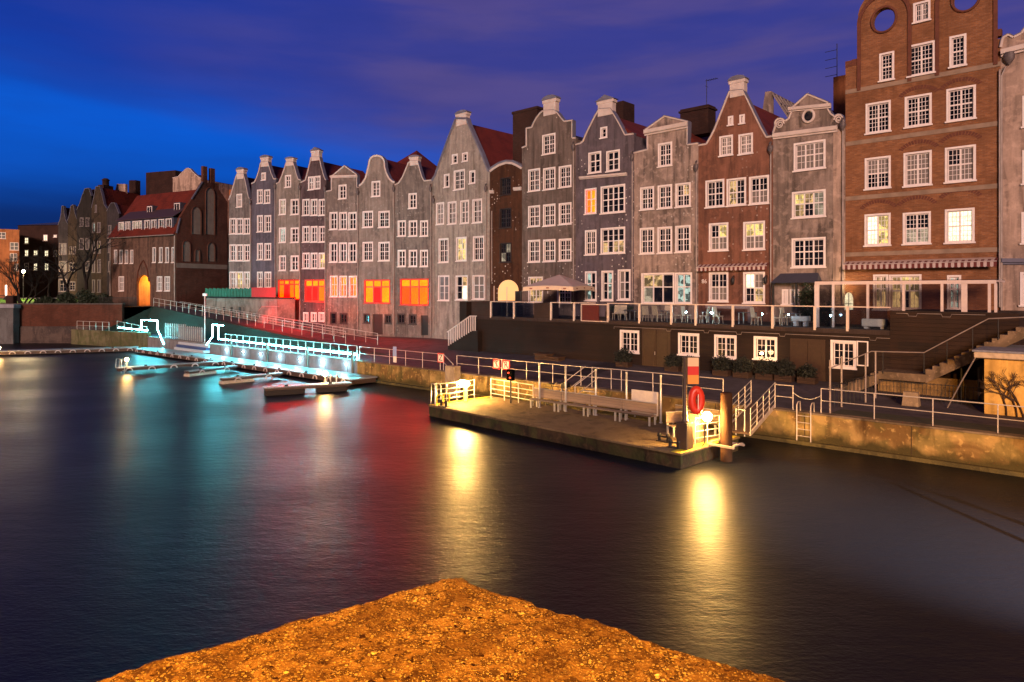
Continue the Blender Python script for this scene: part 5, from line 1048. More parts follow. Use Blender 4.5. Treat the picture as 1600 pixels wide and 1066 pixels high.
for i, (x, r, s, lab) in enumerate([(975,.62,.7,'dark shrub under the leftmost lower window'),(1052,.55,.8,'dark ball shrub under the second lower window'),(1079,.5,.95,'dark ball shrub behind the striped board'),(1128,.62,.8,'dark ball shrub under the third lower window'),(1160,.6,.85,'dark ball shrub between the third and fourth windows'),(1196,.62,.8,'dark ball shrub below the lit lantern'),(1226,.62,.75,'dark ball shrub left of the right-hand double door'),(1262,.5,.6,'dark shrub in front of the right-hand double door')]):
    leafy('potted_shrub', lab, TL(x,-.9,1.43), r*1.0, LEAFD, 900, .07, seed=i+3, stem=.38, pot=(.5,.55), szz=.85, cat='potted shrub', group='potted shrubs along the timber wall', rz=LT.rz)
for i, (x, lab) in enumerate([(962,'low leafy planter left of the first glass panel post'),(978,'low leafy planter beneath the right window of the purple house')]): leafy('leafy_planter', lab, TL(x,4.4,TF), .45, LEAF, 300, .08, 1.6, .6, .6, stem=.5, pot=(.7,.5), seed=40+i, cat='planter', rz=LT.rz)
leafy('climbing_plant', 'dark climbing plant on the porch of the baroque house', TL(1262,5.0,TF), .8, LEAF, 900, .09, .8, .5, 1.6, seed=50, cat='plant'); leafy('grass_planter', 'low leafy plants inside the right bay of the conservatory', TL(1530,1.9,TF), .5, LEAF, 500, .08, 2.0, .6, .8, seed=51, cat='plant')
leafy('leafy_planter', 'dark leafy plants at the left end of the conservatory', TL(1290,2.0,TF), .6, LEAF, 500, .09, 1, .6, 1.2, seed=52, cat='plant')
p = TL(1190,-.55,3.1); root = empty('wall_lantern', p, LT.rz, 'lit warm lantern before the fourth lower window', 'lantern'); b = MB(); b.sphere((0,0,0), .10, 8, sz=.8); b.build('globe', emis('lantern_glow', (1,.6,.22), 40), root); b = MB(); b.tube([(0,0,.08),(0,.1,.35),(0,.5,.4)], .02, 6); b.build('bracket', M['iron'], root); point_light('lantern_light', p+Vector((0,0,-.02)), 45, (1,.6,.25), .15)
for i, (x, h_, lab) in enumerate([(850,.6,'low wooden crate planter against the timber wall'),(868,.45,'smaller wooden crate right of the crate planter')]):
    p = TL(x,-.9,1.43); root = empty('wooden_crate', p, LT.rz, lab, 'crate'); b = MB(); b.bevbox(-.6,-.4,0,.6,.4,h_,.02); b.build('crate', planks('crate_planks', (.09,.045,.02), .15, 'z'), root); b = MB(); b.box(-.66,-.46,h_+.003,.66,.46,h_+.05); b.build('lid', planks('crate_lid', (.12,.06,.03), .15, 'y'), root)
# left stair with white balusters
fl = Frame(LT, 700, 1.4, -.5); root = empty('stairs', fl.o, fl.l.rz, 'dark timber stairs with white sloping balusters at the terrace left end', 'stairs'); ux = [fl.u(x) for x in (700,735,744)]; b = MB(); n = 11
st = ux[1]/n
for k in range(n): b.box(ux[0]+k*st,0,0,ux[0]+(k+1)*st-.002,1.6,fl.z(702,541)+(fl.z(740,517)-fl.z(702,541))*(k+1)/n)
b.box(ux[1],0,0,ux[2]+.2,1.6,fl.z(740,517)); b.build('steps', TB, root)
for k in range(13):
    x = 701.5+k*3.45; u = fl.u(x); f_ = min(1,(x-700)/35); zt_ = fl.z(x, 519-25*f_ if f_ < 1 else 494); zb_ = fl.z(x, 541-24*min(1,(x-700)/38)); b = MB(); b.box(u-.05,-.06,zb_,u+.05,-.003,zt_); b.build('baluster', WPT, root)
b = MB(); b.bar((fl.u(699),-.03,fl.z(699,519)),(fl.u(735),-.03,fl.z(735,494)),.1,.07); b.bar((fl.u(735),-.03,fl.z(735,494)),(fl.u(745),-.03,fl.z(745,494)),.1,.07); b.build('handrail', WPT, root)
# right stairs
fs_ = Frame(LT, 1290, 1.4, -1.9); u_ = fs_.u; root = empty('concrete_stairs', fs_.o, fs_.l.rz, 'stained concrete stairs with a landing climbing right past the timber wall', 'stairs')
SCN = concrete('stair_concrete', (.24,.16,.10), (.06,.04,.02), .7); 
def flight(name, xa, ya, xb, yb, n, th=.42, dy=1.5):
    b = MB(); ua, ub = u_(xa), u_(xb); za_, zb_ = fs_.z(xa,ya), fs_.z(xb,yb); dz = (zb_-za_)/n; du = (ub-ua)/n; top = []
    for k in range(n): top += [(ua+k*du, za_+k*dz), (ua+k*du, za_+(k+1)*dz)]
    top.append((ub, zb_)); bot = [(ub, zb_-th), (ua, za_-th)]; poly = top+bot
    bb = MB(); wall_front(bb, poly, [], 0); wall_front(bb, poly, [], dy); m = len(poly); bb.add([(x,0,z) for x,z in poly]+[(x,dy,z) for x,z in poly], [(i,(i+1)%m,(i+1)%m+m,i+m) for i in range(m)]); return bb.build(name, SCN, root)
flight('lower_flight', 1303, 612, 1372, 584, 6, .5); flight('upper_flight', 1446, 583, 1600, 512, 13, .5)
b = MB(); b.box(u_(1372)+.003,0,fs_.z(1410,583)-.38,u_(1446)-.003,1.5,fs_.z(1410,583)); b.build('landing', SCN, root)
for x in (1500,1528): b = MB(); b.tube([(u_(x),.3,0),(u_(x),.3,fs_.z(x,560)-.45)], .06, 6); b.build('support', M['iron'], root)
b = MB(); b.tube([(u_(1296),-.04,fs_.z(1296,576)),(u_(1362),-.04,fs_.z(1362,549)),(u_(1444),-.04,fs_.z(1444,551)),(u_(1497),-.04,fs_.z(1497,523)),(u_(1545),-.04,fs_.z(1545,498)),(u_(1640),-.04,fs_.z(1640,494))], .03, 6); b.build('handrail', M['pipe'], root)
for x, yt, yb in ((1380,550,584),(1444,551,583),(1480,532,568),(1520,511,549),(1560,497,531)): b = MB(); b.tube([(u_(x),-.04,fs_.z(x,yt)),(u_(x),-.04,fs_.z(x,yb))], .022, 6); b.build('baluster', M['iron'], root)
root = empty('metal_frame', gp(1297,646,1.42), LQ.rz, 'tall dark steel posts with a fence in front of the lower stair flight', 'frame'); o0 = Vector(root.location); inv = Matrix.Rotation(-LQ.rz, 3, 'Z')
for x, y in ((1297,646),(1315,636),(1352.5,629),(1368,623)): q = inv @ (gp(x,y,1.42)-o0); b = MB(); b.tube([q,q+Vector((0,0,2.35))], .045, 6); b.build('post', M['pipe'], root)
for (xa,ya),(xb,yb) in (((1297,646),(1352.5,629)),((1315,636),(1368,623))):
    a = inv @ (gp(xa,ya,1.42)-o0); c = inv @ (gp(xb,yb,1.42)-o0); b = MB()
    for k in range(1,9): q = a+(c-a)*k/9; b.tube([q+Vector((0,0,.15)),q+Vector((0,0,1.2))], .012, 5)
    b.tube([a+Vector((0,0,1.2)),c+Vector((0,0,1.2))], .02, 5); b.build('fence_panel', M['iron'], root)
ff = Frame(LT, 1374, 1.42, -2.6); w = ff.u(1534); root = empty('iron_fence', ff.o, ff.l.rz, 'low dark iron fence below the stair landing', 'fence'); b = MB()
for k in range(int(w/.16)): b.tube([(k*.16,0,0),(k*.16,0,.95)], .012, 5)
b.build('bars', M['iron'], root); b = MB(); b.tube([(0,0,.9),(w,0,.9)], .018, 6); b.tube([(0,0,.15),(w,0,.15)], .018, 6); b.build('rail', M['iron'], root)
b = MB(); f_ = Frame(LT, 1372, 1.4, -1.2); b.box(0,0,0,f_.u(1590),.2,1.1); o = b.build('retaining_wall', concrete('ochre_retaining_wall', (.30,.18,.07), (.07,.04,.015), .6)); o.location = f_.o; o.rotation_euler = (0,0,f_.l.rz); tag(o, 'low ochre retaining wall in the shade under the stairs', 'wall')
# kiosk at right
LK = Line((20.75, 30.4), (.741, -.671)); fk = Frame(LK, 1538, 1.42); root = empty('kiosk', fk.o, fk.l.rz, 'low cream rendered kiosk with flat felt roof at the right edge', 'kiosk'); W = fk.u(1760)
b = MB(); b.box(0,0,0,W,4,2.45); b.build('wall', plaster('cream_kiosk_render', (.62,.36,.09), .4, 0, 31), root); b = MB(); b.bevbox(-.35,-.3,2.453,W+.2,4.2,2.72,.03); b.build('fascia', simple('kiosk_fascia', (.5,.38,.26), .7, var=.5), root); b = MB(); b.box(-.4,-.35,2.723,W+.2,4.3,2.80); b.build('roof', simple('felt_roof', (.2,.2,.25), .7, var=.6), root)
b = MB(); b.tube([(-.3,-.25,2.45),(-.9,.3,1.3),(-1.5,.6,0)], .03, 6); b.build('drainpipe', M['pipe'], root)
g = random.Random(5); root = empty('bare_climber', Vector(fk.o)+V3(fk.l.d*fk.u(1590),0)-V3(fk.l.n*.06,0), fk.l.rz, 'leafless climbing shrub on the kiosk wall', 'climber'); b = MB()
def br(p, a, l, r, dep):
    q = p+Vector((math.cos(a)*l, g.uniform(-.05,.0), math.sin(a)*l)); b.tube([p,(p+q)/2+Vector((g.uniform(-.04,.04),0,g.uniform(-.04,.04))),q], r, 5)
    if dep: 
        for k in range(g.randint(2,3)): br(q, a+g.uniform(-.9,.9), l*g.uniform(.55,.85), r*.7, dep-1)
for k in range(4): br(Vector((g.uniform(-.5,.3),-.03,0)), R(g.uniform(50,120)), .7, .03, 4)
b.build('stems', simple('bark_vine', (.05,.025,.015), .9), root)
b = MB(); b.add([(-.35,-.25,0),(.35,-.25,0),(.35,.25,0),(-.35,.25,0),(-.3,-.15,.65),(.3,-.15,.65),(.3,.1,.65),(-.3,.1,.65)], [(0,3,2,1),(4,5,6,7),(0,1,5,4),(1,2,6,5),(2,3,7,6),(3,0,4,7)]); o = b.build('stone_block', concrete('stone_block_mat', (.28,.2,.13), (.1,.07,.04), .5)); o.location = gp(1424,634,1.42); o.rotation_euler = (0,0,LQ.rz); tag(o, 'leaning pale stone block on the dark bank behind the railing', 'stone')
b = MB(); p_ = [qp(LQ.t(1290),.6), qp(LQ.t(1290)+40,.6), qp(LQ.t(1290)+40,5), qp(LQ.t(1290),5)]; b.add([(*p,1.406) for p in p_], [(0,1,2,3)]); tag(b.build('grass_strip', simple('dark_grass', (.03,.03,.012), .95, var=.7, vs=5)), kind='structure')
# raised forecourt with green screen in front of the first houses
fr_ = Frame(LQ, 322, 1.5, 8.4); w = fr_.u(433); root = empty('raised_forecourt', fr_.o, fr_.l.rz, 'pale stained forecourt wall with small openings under a green screen', 'wall'); z1 = fr_.z(370,466)
b = MB(); b.box(0,0,0,w,2.2,z1); b.build('wall', concrete('forecourt_wall', (.24,.21,.18), (.08,.07,.06), .6), root); b = MB(); b.box(-.2,-.25,z1+.003,w+.1,2.3,z1+.15); b.build('slab', P['dark'], root)
for x in (350,362,375): b = MB(); b.box(fr_.u(x)-.25,-.03,fr_.z(x,494),fr_.u(x)+.25,-.003,fr_.z(x,480)); b.build('opening', M['iron'], root)
zs_ = fr_.z(370,450); b = MB(); n = 46
for k in range(n): b.box(w*k/n,-.12-(k%2)*.05,z1+.16,w*(k+1)/n-.01,-.05-(k%2)*.05,zs_-(k%3)*.06)
b.build('green_screen', simple('green_screen', (.02,.14,.09), .7, var=.4), root)
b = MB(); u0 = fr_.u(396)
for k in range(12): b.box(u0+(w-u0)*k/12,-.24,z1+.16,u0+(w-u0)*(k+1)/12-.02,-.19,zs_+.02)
b.build('redlit_screen', simple('redlit_screen', (.5,.03,.03), .7, var=.3), root)  # red light on the screen put into the colour of these slats
fr3 = Frame(LQ, 385, 1.5, 7.6); root = empty('side_stairs', fr3.o, fr3.l.rz, 'small stairs washed by red light below the red lit window', 'stairs'); b = MB(); 
for k in range(7): b.box(k*.55,0,0,(k+1)*.55-.003,.75,(k+1)*.36)
b.build('steps', concrete('side_steps', (.25,.2,.18), (.1,.08,.07), .4), root); b = MB(); b.tube([(0,-.03,1.2),(3.8,-.03,3.6),(7.5,-.03,3.6)], .03, 6); b.build('handrail', M['pipe'], root)
for i, (x, e) in enumerate([(490,500),(540,160),(590,200),(645,220)]):
    q = LB.at(x,-1.0) if x > 440 else LB.at(x,-2.6); c = (1,.04,.02) if x < 500 else (1,.14,.02); point_light('red_window_spill', (q.x,q.y,5.2 if x < 500 else 4.6), e*.5, c, .5)
for x, o_, z, e in ((446,7.0,4.6,620),(424,6.6,6.6,420),(408,7.0,4.4,420),(470,8.5,3.6,240)): q = LQ.at(x, o_); point_light('red_window_spill', (q.x,q.y,z), e, (1,.02,.015), .4)
# ================================================================ floating platform
PF = Vector((-4.6, 37.7, 0)); prz = math.atan2(-11.4, 11.04); PL, PW, DZ = 15.87, 4.6, .6
root = empty('floating_platform', PF, prz, 'concrete floating landing platform lit by two lamps', 'platform')
b = MB(); b.bevbox(0,0,.51,PL,PW,DZ,.02); b.build('deck', concrete('platform_deck', (.17,.115,.06), (.08,.05,.02), .6), root); b = MB(); b.box(.06,.06,-.5,PL-.06,PW-.06,.508); b.build('hull', concrete('platform_hull', (.055,.032,.016), (.015,.010,.006), .7, .3), root)
YP = simple('yellow_paint', (.55,.42,.02), .6, var=.5, vs=4)
for q in ((PL-.5,.05,PL-.05,PW-.1),(.05,.05,.35,PW-.1)): b = MB(); b.box(q[0],q[1],DZ+.004,q[2],q[3],DZ+.008); b.build('yellow_stripe', YP, root)
YEL = simple('yellow_steel', (.65,.5,.02), .4, var=.1)
for i, (x, y, lab) in enumerate([(687,633,'left yellow hoop at the platform left end'),(697.5,630,'right yellow hoop at the platform left end')]):
    b = MB(); b.tube([(-.17,0,0),(-.17,0,.38)]+[(.17*math.cos(R(a)),0,.38+.17*math.sin(R(a))) for a in range(165,0,-15)]+[(.17,0,.38),(.17,0,0)], .035, 8); o = b.build('mooring_hoop', YEL); o.location = gp(x,y,DZ); o.rotation_euler = (0,0,prz+.5); tag(o, lab, 'hoop', 'yellow mooring hoops')
def cleat(label, p, rz):
    r = empty('mooring_cleat', p, rz, label, 'cleat', 'iron mooring cleats'); b = MB(); b.box(-.3,-.12,.002,.3,.12,.03); b.build('base', M['iron'], r)
    for s in (-1,1): b = MB(); b.lathe((s*.2,0,0), [(.07,.03),(.06,.2),(.09,.24),(.09,.3),(.03,.34)], 8); b.build('horn', M['iron'], r)
    b = MB(); b.tube([(-.3,0,.2),(.3,0,.2)], .03, 6); b.build('crossbar', M['iron'], r)
cleat('double cleat beside the yellow hoops at the left end', gp(693,635.5,DZ), prz); cleat('double cleat at the front edge near the signpost', gp(1037,690,DZ), prz); cleat('small cleat just left of the signpost base', gp(1054,700,DZ), prz)
railing('railing', 'platform railing around the left lamp', [gp(679.5,632,DZ), gp(704,630,DZ), gp(741,624,DZ)], 1.15, (.28,.55,.82,1.12), 4, 'galv', .02, .025); railing('railing', 'platform railing left of the benches', [gp(767,622,DZ), gp(833,634,DZ)], 1.15, (.28,.55,.82,1.12), 3, 'galv', .02, .025)
railing('railing', 'low platform railing beside the second lamp', [gp(1086,696,DZ), gp(1124,690,DZ)], 1.1, (.28,.55,.82,1.08), 2, 'galv', .02, .025); railing('railing', 'short corner railing right of the dark pile', [gp(1150,680,DZ), gp(1163.5,682,DZ)], 1.15, (1.12,), 1, 'galv', .02, .028)
ladder('steel ladder at the left end of the platform', gp(683,631.5,DZ), .3, .35, 'galv', 1.0, prz+1.5)
# lamps on the platform
HOT = emis('platform_lamp_glow', (1,.55,.15), 1100)
p = gp(727.5,628,DZ); root = empty('lamp_post', p, prz, 'blazing low lamp post with a wide head at the platform left end', 'lamp', 'platform lamps'); b = MB(); b.lathe((0,0,0), [(.16,0),(.16,.03),(.12,.05),(.11,.85)], 12); b.build('pole', simple('lamp_bronze', (.3,.2,.1), .5), root)
b = MB(); b.bevbox(-.52,-.13,.88,.28,.13,1.18,.10); b.build('lamp_head', HOT, root); pA = p
point_light('lamp_post_light', p+Vector((-.1,-.35,1.0)), 620, (1,.50,.08), .22); point_light('lamp_post_light', p+Vector((-.1,.3,1.3)), 300, (1,.64,.25), .16)
p = gp(1101,698,DZ); root = empty('lamp_post', p, 0, 'glaring lamp on a thin bent pole beside the dark pile', 'lamp', 'platform lamps'); b = MB(); b.tube([(-.1,0,0),(0,0,.15),(0,0,.95),(.06,0,1.1)], .025, 8); b.build('pole', M['iron'], root)
b = MB(); b.sphere((.1,0,1.2), .19, 10); b.build('globe', HOT, root); point_light('lamp_post_light', p+Vector((.1,-.02,1.22)), 900, (1,.50,.08), .22)
# signpost with board and horseshoe buoy
p = gp(1070,701,DZ); root = empty('sign_post', p, prz, 'dark column on a square pedestal carrying the striped board', 'post'); b = MB(); b.bevbox(-.24,-.24,.003,.24,.24,1.05,.02); b.build('pedestal', simple('pedestal_bronze', (.06,.036,.025), .5), root)
b = MB(); b.lathe((0,0,0), [(.15,1.05),(.17,1.1),(.1,1.2),(.13,1.3),(.09,1.45),(.08,3.55),(.1,3.6),(.03,3.62)], 12); b.build('column', simple('column_bronze', (.05,.03,.025), .5), root)
p2 = p+Vector((0,0,0)); bw = .44; root = empty('striped_board', p+Vector((.30,-.12,2.55)), 0, 'upright board banded white, red and orange on the dark column', 'sign'); b = MB()
b.box(-.245,.0,-.02,.245,.03,1.06); b.build('back_plate', M['iron'], root)
for z0, z1, mm in ((.70,1.04,simple('band_cream', (.75,.5,.3), .5, var=.05)),(.36,.698,simple('band_red', (.6,.015,.01), .5, var=.1)),(.01,.358,simple('band_orange', (.75,.28,.04), .5, var=.1))): b = MB(); b.box(-.215,-.006,z0,.215,-.001,z1); b.build('band', mm, root)
root = empty('lifebuoy', p+Vector((.38,-.28,1.95)), 0, 'red horseshoe lifebuoy hanging below the striped board', 'lifebuoy'); b = MB(); n = 28; b.tube([(.175*math.cos(2*math.pi*k/n), 0, .41*math.sin(2*math.pi*k/n)) for k in range(n)], .155, 12, closed=True); b.build('ring', simple('buoy_red', (.62,.035,.015), .4, var=.15), root)
b = MB(); b.tube([(.03,-.165,-.3),(.03,-.165,.25)], .02, 6); b.build('strap', WHT, root)
p = gp(1135,697,DZ); root = empty('dolphin_pile', (p.x,p.y,0), prz, 'thick dark square-looking mooring pile at the platform right corner', 'pile'); b = MB(); b.lathe((0,0,0), [(.23,-1.5),(.23,2.7),(.2,2.74),(.0005,2.75)], 14); b.build('pile', simple('pile_bronze', (.045,.022,.012), .85, .0, var=.5, vs=3, spec=.1), root)
b = MB()
for s in (-1,1): b.box(-.55,s*.4-.05,.62,.55,s*.4+.05,.70); b.box(s*.5-.05,-.35,.705,s*.5+.05,.35,.76)
b.build('pile_guide', M['pipe'], root)
# benches
BW = planks('bench_boards', (.30,.21,.15), .14, 'z', .4); BS = planks('bench_seat_boards', (.36,.27,.20), .12, 'y', .4)
def bench(label, p, rz, L=1.85, first=None):
    r = empty('bench', p, rz, label, 'bench', 'wooden benches on the platform'); b = MB(); b.bevbox(0,0,.42,L,.42,.47,.01); b.build('seat', BS, r); b = MB(); b.bevbox(0,.44,.52,L,.49,.98,.01); b.build('backrest', BW, r)
    for u in (.12,L-.12):
        b = MB(); b.box(u-.04,.02,0,u+.04,.08,.418); b.build('leg', M['galv'], r); b = MB(); b.box(u-.04,.50,0,u+.04,.55,.95); b.build('leg', M['galv'], r)
    b = MB(); b.tube([(0,.47,1.0),(L,.47,1.0)], .02, 6); b.build('top_bar', M['galv'], r); return r
a = gp(826,637,DZ); c = gp(1018,667,DZ); brz = math.atan2(c.y-a.y, c.x-a.x); dn = (c-a).normalized(); stp = (c-a).length/4
for k, lab in enumerate(['leftmost wooden bench, beside the black signal post','second wooden bench from the left','third wooden bench from the left','fourth wooden bench, ending at the tall pole']): bench(lab, a+dn*stp*k, brz, stp-.02)
q = gp(1051,672,DZ); bench('pale wooden bench standing end-on behind the dark signpost', gp(1050,684,DZ), brz+1.1, 1.2); bench('wooden bench behind the lifebuoy and second lamp', gp(1047,669,DZ), brz, 2.3)
for x, y, yt, lab in ((843,640,567,'tall galvanised pole behind the first bench'),(884,646,572,'tall galvanised pole at the second bench'),(931,652,577,'tall galvanised pole at the third bench'),(979,658,581,'tall galvanised pole left of the white panel'),(1032.5,664,586,'tall galvanised pole at the end of the benches')):
    p = gp(x,y-3,DZ); h_ = CH-(yt-HY)*p.y/F-DZ; b = MB(); b.lathe((0,0,0), [(.09,.002),(.09,.02),(.05,.025),(.05,h_-.1),(.06,h_-.08),(.06,h_)], 10); o = b.build('steel_pole', M['galv']); o.location = p; tag(o, lab, 'pole', 'tall galvanised poles by the benches')
p = gp(1007,654,DZ); root = empty('notice_board', p, brz, 'plain white panel on legs behind the fourth bench', 'panel'); b = MB(); b.box(-.75,0,.2,.75,.04,1.35); b.build('panel', simple('pale_panel', (.55,.47,.42), .5, var=.2), root)
for s in (-.6,.6): b = MB(); b.box(s-.03,.05,0,s+.03,.1,1.3); b.build('leg', M['galv'], root)
p = gp(798,630,DZ); root = empty('signal_post', p, prz, 'black signal post with two small red lamps left of the benches', 'signal'); b = MB(); b.tube([(0,0,0),(0,0,1.5)], .05, 8); b.build('pole', M['iron'], root); b = MB(); b.bevbox(-.3,-.1,1.25,.22,.15,1.85,.05); b.build('housing', simple('signal_black', (.003,.003,.003), 1.0, spec=0.0, bump=0), root)
for x, z in ((-.05,1.68),(.08,1.42)): b = MB(); b.sphere((x,-.13,z), .055, 6, sz=.8); b.build('red_lamp', emis('signal_red', (1,.05,.02), 3), root)
# bicycle
p = gp(868,634,DZ); root = empty('bicycle', p, brz, 'dark bicycle leaning behind the first bench', 'bicycle'); root.scale = (1.15, 1.15, 1.28)
for u in (-.52,.52):
    b = MB(); b.tube([(u+.33*math.cos(2*math.pi*k/20),0,.34+.33*math.sin(2*math.pi*k/20)) for k in range(20)], .022, 6, closed=True); o = b.build('wheel', M['iron'], root); b = MB()
    for k in range(6): a_ = math.pi*k/6; b.tube([(u+.32*math.cos(a_),0,.34+.32*math.sin(a_)),(u-.32*math.cos(a_),0,.34-.32*math.sin(a_))], .004, 4)
    b.build('spokes', M['galv'], o)
b = MB(); b.tube([(-.52,0,.34),(-.1,0,.3),(-.22,0,.85),(-.52,0,.34)], .02, 6); b.tube([(-.1,0,.3),(.38,0,.8),(-.2,0,.8)], .02, 6); b.tube([(.52,0,.34),(.36,0,.95)], .02, 6); b.build('frame', M['iron'], root); b = MB(); b.tube([(.3,-.28,1.05),(.36,-.1,1.0),(.36,.1,1.0),(.3,.28,1.05)], .016, 6); b.build('handlebar', M['iron'], root); b = MB(); b.bevbox(-.36,-.07,.88,-.1,.07,.94,.02); b.build('saddle', M['iron'], root); b = MB(); b.bevbox(.45,-.18,.8,.75,.18,1.05,.03); b.build('basket', M['iron'], root)
# cabinet
p = gp(1082,690,DZ); root = empty('utility_cabinet', p, prz+.2, 'brown cabinet behind the pedestal of the signpost', 'cabinet'); b = MB(); b.bevbox(-.16,0,.003,.32,.4,1.12,.02); b.build('body', simple('cabinet_brown', (.28,.15,.09), .5), root); b = MB(); b.box(-.1,-.02,.1,.26,-.003,.9); b.build('door', simple('cabinet_door', (.42,.28,.18), .5), root)
# gangway
ga = gp(1152,676,.75); gb = V3(LQ.at(1192,.3),1.5); dv = gb-ga; root = empty('gangway', ga, math.atan2(dv.y,dv.x), 'sloping steel gangway from the platform up to the quay', 'gangway'); L = math.hypot(dv.x,dv.y); dz_ = dv.z
b = MB(); b.bar((0,0,0),(L,0,dz_),1.1,.08); b.build('deck', DKB, root); b = MB()
for s in (-1,1): b.bar((0,s*.55,.0),(L,s*.55,dz_),.06,.16)
b.build('beam', M['railw'], root)
for s in (-1,1):
    for z in (.3,.55,.8,1.08): b = MB(); b.tube([(.05,s*.55,z),(L,s*.55,dz_+z)], .018, 6); b.build('rail', M['galv'], root)
    for k in range(5): f_ = k/4; b = MB(); b.tube([(.05+(L-.05)*f_,s*.55,dz_*f_),(.05+(L-.05)*f_,s*.55,dz_*f_+1.1)], .022, 6); b.build('post', M['railw'], root)
a = Q3(925,-.02,1.44); c = gp(903,628,DZ+.0)
root = empty('boarding_steps', a, LQ.rz, 'short steel boarding steps with sloping handrails behind the benches', 'steps'); b = MB()
for k in range(4): b.box(-.4,-.35*(k+1),-.2*(k+1),.4,-.35*k-.02,-.2*(k+1)+.04)
b.build('treads', M['galv'], root)
for s in (-1,1): b = MB(); b.tube([(s*.45,0,1.15),(s*.45-.5,-1.5,.25),(s*.45-.5,-1.5,-.8)], .026, 6); b.tube([(s*.45,0,.6),(s*.45-.5,-1.5,-.3)], .02, 6); b.build('handrail', M['railw'], root)
root = empty('concrete_block', Q3(711,-.25,.9), LQ.rz, 'pale concrete bollard block at the railing gap above the left lamp', 'block'); b = MB(); b.bevbox(-.45,-.5,-1.5,.45,.1,1.0,.03); b.build('block', concrete('pale_block', (.34,.26,.18), (.15,.1,.06), .4), root)
railing('railing', 'short sloping railing dropping to the pale block', [Q3(693,.2,1.43), Q3(708,-.2,.9)], 1.1, (.55,1.08), 1)

# ================================================================ trees, lawn and lamp at far left
LWN = simple('lit_lawn', (.10,.30,.015), .9, var=.5, vs=.8)
b = MB(); b.add([(-120,92.2,4.705),(-62,92.2,4.705),(-66,112,5.6),(-130,112,5.6)], [(0,1,2,3)]); tag(b.build('lawn', LWN), kind='structure')
b = MB(); b.add([(-120,112.2,5.62),(-62,112.2,5.62),(-66,117,5.66),(-130,117,5.66)], [(0,1,2,3)]); tag(b.build('street', simple('pale_street', (.5,.45,.42), .8)), kind='structure')
def bare_tree(label, p, h, seed, spread=.5, r0=.16, dep=6, trunks=1):
    g = random.Random(seed); root = empty('bare_tree', p, 0, label, 'tree', 'leafless trees above the river wall'); tr = MB(); tw = MB()
    def grow(q, d, l, r, k):
        e = q + d*l; m = (q+e)/2 + Vector((g.uniform(-1,1),g.uniform(-1,1),g.uniform(-.5,.5)))*l*.07; (tr if k > dep-2 else tw).tube([q,m,e], r, 5 if k > 3 else 3, radii=[r,r*.85,r*.7])
        if k <= 0: return
        for i in range(g.randint(2,3) if k > 1 else 3):
            nd = (d + Vector((g.gauss(0,1),g.gauss(0,1),g.gauss(.15,.6)))*spread).normalized(); grow(e, nd, l*g.uniform(.62,.85), r*.62, k-1)
    for t in range(trunks): grow(Vector((g.uniform(-.6,.6)*(trunks>1),0,-.1)), Vector((g.uniform(-.25,.25)*trunks,g.uniform(-.1,.1),1)).normalized(), h*.26, r0, dep)
    bk = simple('dark_bark', (.010,.006,.005), .95); tr.build('trunk', bk, root); tw.build('crown', bk, root); return root
def tl(x, Y, z=4.7): return ((x-CX)/F*Y, Y, z)
bare_tree('largest bare tree, dark before the tall chimneyed house', tl(134,97), 13.5, 3, .46, .36, 7); bare_tree('bare tree left of the largest one', tl(112,96), 10.5, 4, .5, .26, 7); bare_tree('bare tree in front of the dark brick building', tl(72,98), 8.5, 5, .55, .22, 7)
bare_tree('multi-stemmed bare tree beside the far street lamp', tl(38,97), 8, 6, .35, .14, 6, 5); bare_tree('thin bare sapling at the far left lawn', tl(18,100), 5.5, 8, .45, .06, 5, 2); bare_tree('faint bare tree top behind the gatehouse roof', tl(193,125), 21, 9, .45, .25, 6)
for i, (x0_, x1_, hh2, lab) in enumerate([(88,120,1.3,'dark hedge below the leftmost dark house'),(118,150,1.5,'dark hedge under the largest bare tree'),(146,178,1.2,'dark hedge ending at the gatehouse corner'),(52,92,.9,'low dark hedge at the edge of the lawn')]):
    p = tl((x0_+x1_)/2,92.6); leafy('hedge', lab, p, hh2*.8, [LEAF[0]], 1500, .16, (x1_-x0_)/F*92/1.8/hh2, .6, .9, seed=70+i, cat='hedge', group='dark hedges behind the river wall')
def fence_run(label, x0_, x1_, Y, h=1.3, n=26):
    a = Vector(tl(x0_,Y)); c = Vector(tl(x1_,Y)); root = empty('iron_fence', a, 0, label, 'fence', 'iron fences above the river wall'); w = c.x-a.x; b = MB()
    for k in range(n+1): b.tube([(w*k/n,0,0),(w*k/n,0,h)], .025, 4)
    b.build('bars', M['iron'], root); b = MB(); b.tube([(0,0,h-.1),(w,0,h-.1)], .03, 5); b.tube([(0,0,.2),(w,0,.2)], .03, 5); b.build('rail', M['iron'], root)
fence_run('dark iron fence before the lit green lawn', -30, 12, 91.6, 1.6, 24); fence_run('dark iron fence in front of the gatehouse left wing', 155, 214, 92.0, 1.3, 34)
root = empty('fence_pier', tl(18,91.6), 0, 'dark square fence pier at the right end of the lawn fence', 'pier'); b = MB(); b.bevbox(-.5,-.4,0,.5,.4,1.5,.04); b.build('pier', P['brickD'], root)
p = Vector(tl(36.5,108,5.3)); hL = CH+(HY-424)*108/F-5.3; root = empty('street_lamp', p, 0, 'lit street lamp shining through the bare twigs at far left', 'street lamp'); b = MB(); b.tube([(0,0,0),(0,0,hL-.3)], .07, 8); b.build('pole', M['iron'], root); b = MB(); b.sphere((0,0,hL), .24, 8); b.build('globe', WW, root); point_light('street_lamp_light', p+Vector((0,-.3,hL)), 3200, (1,.78,.42), .3)
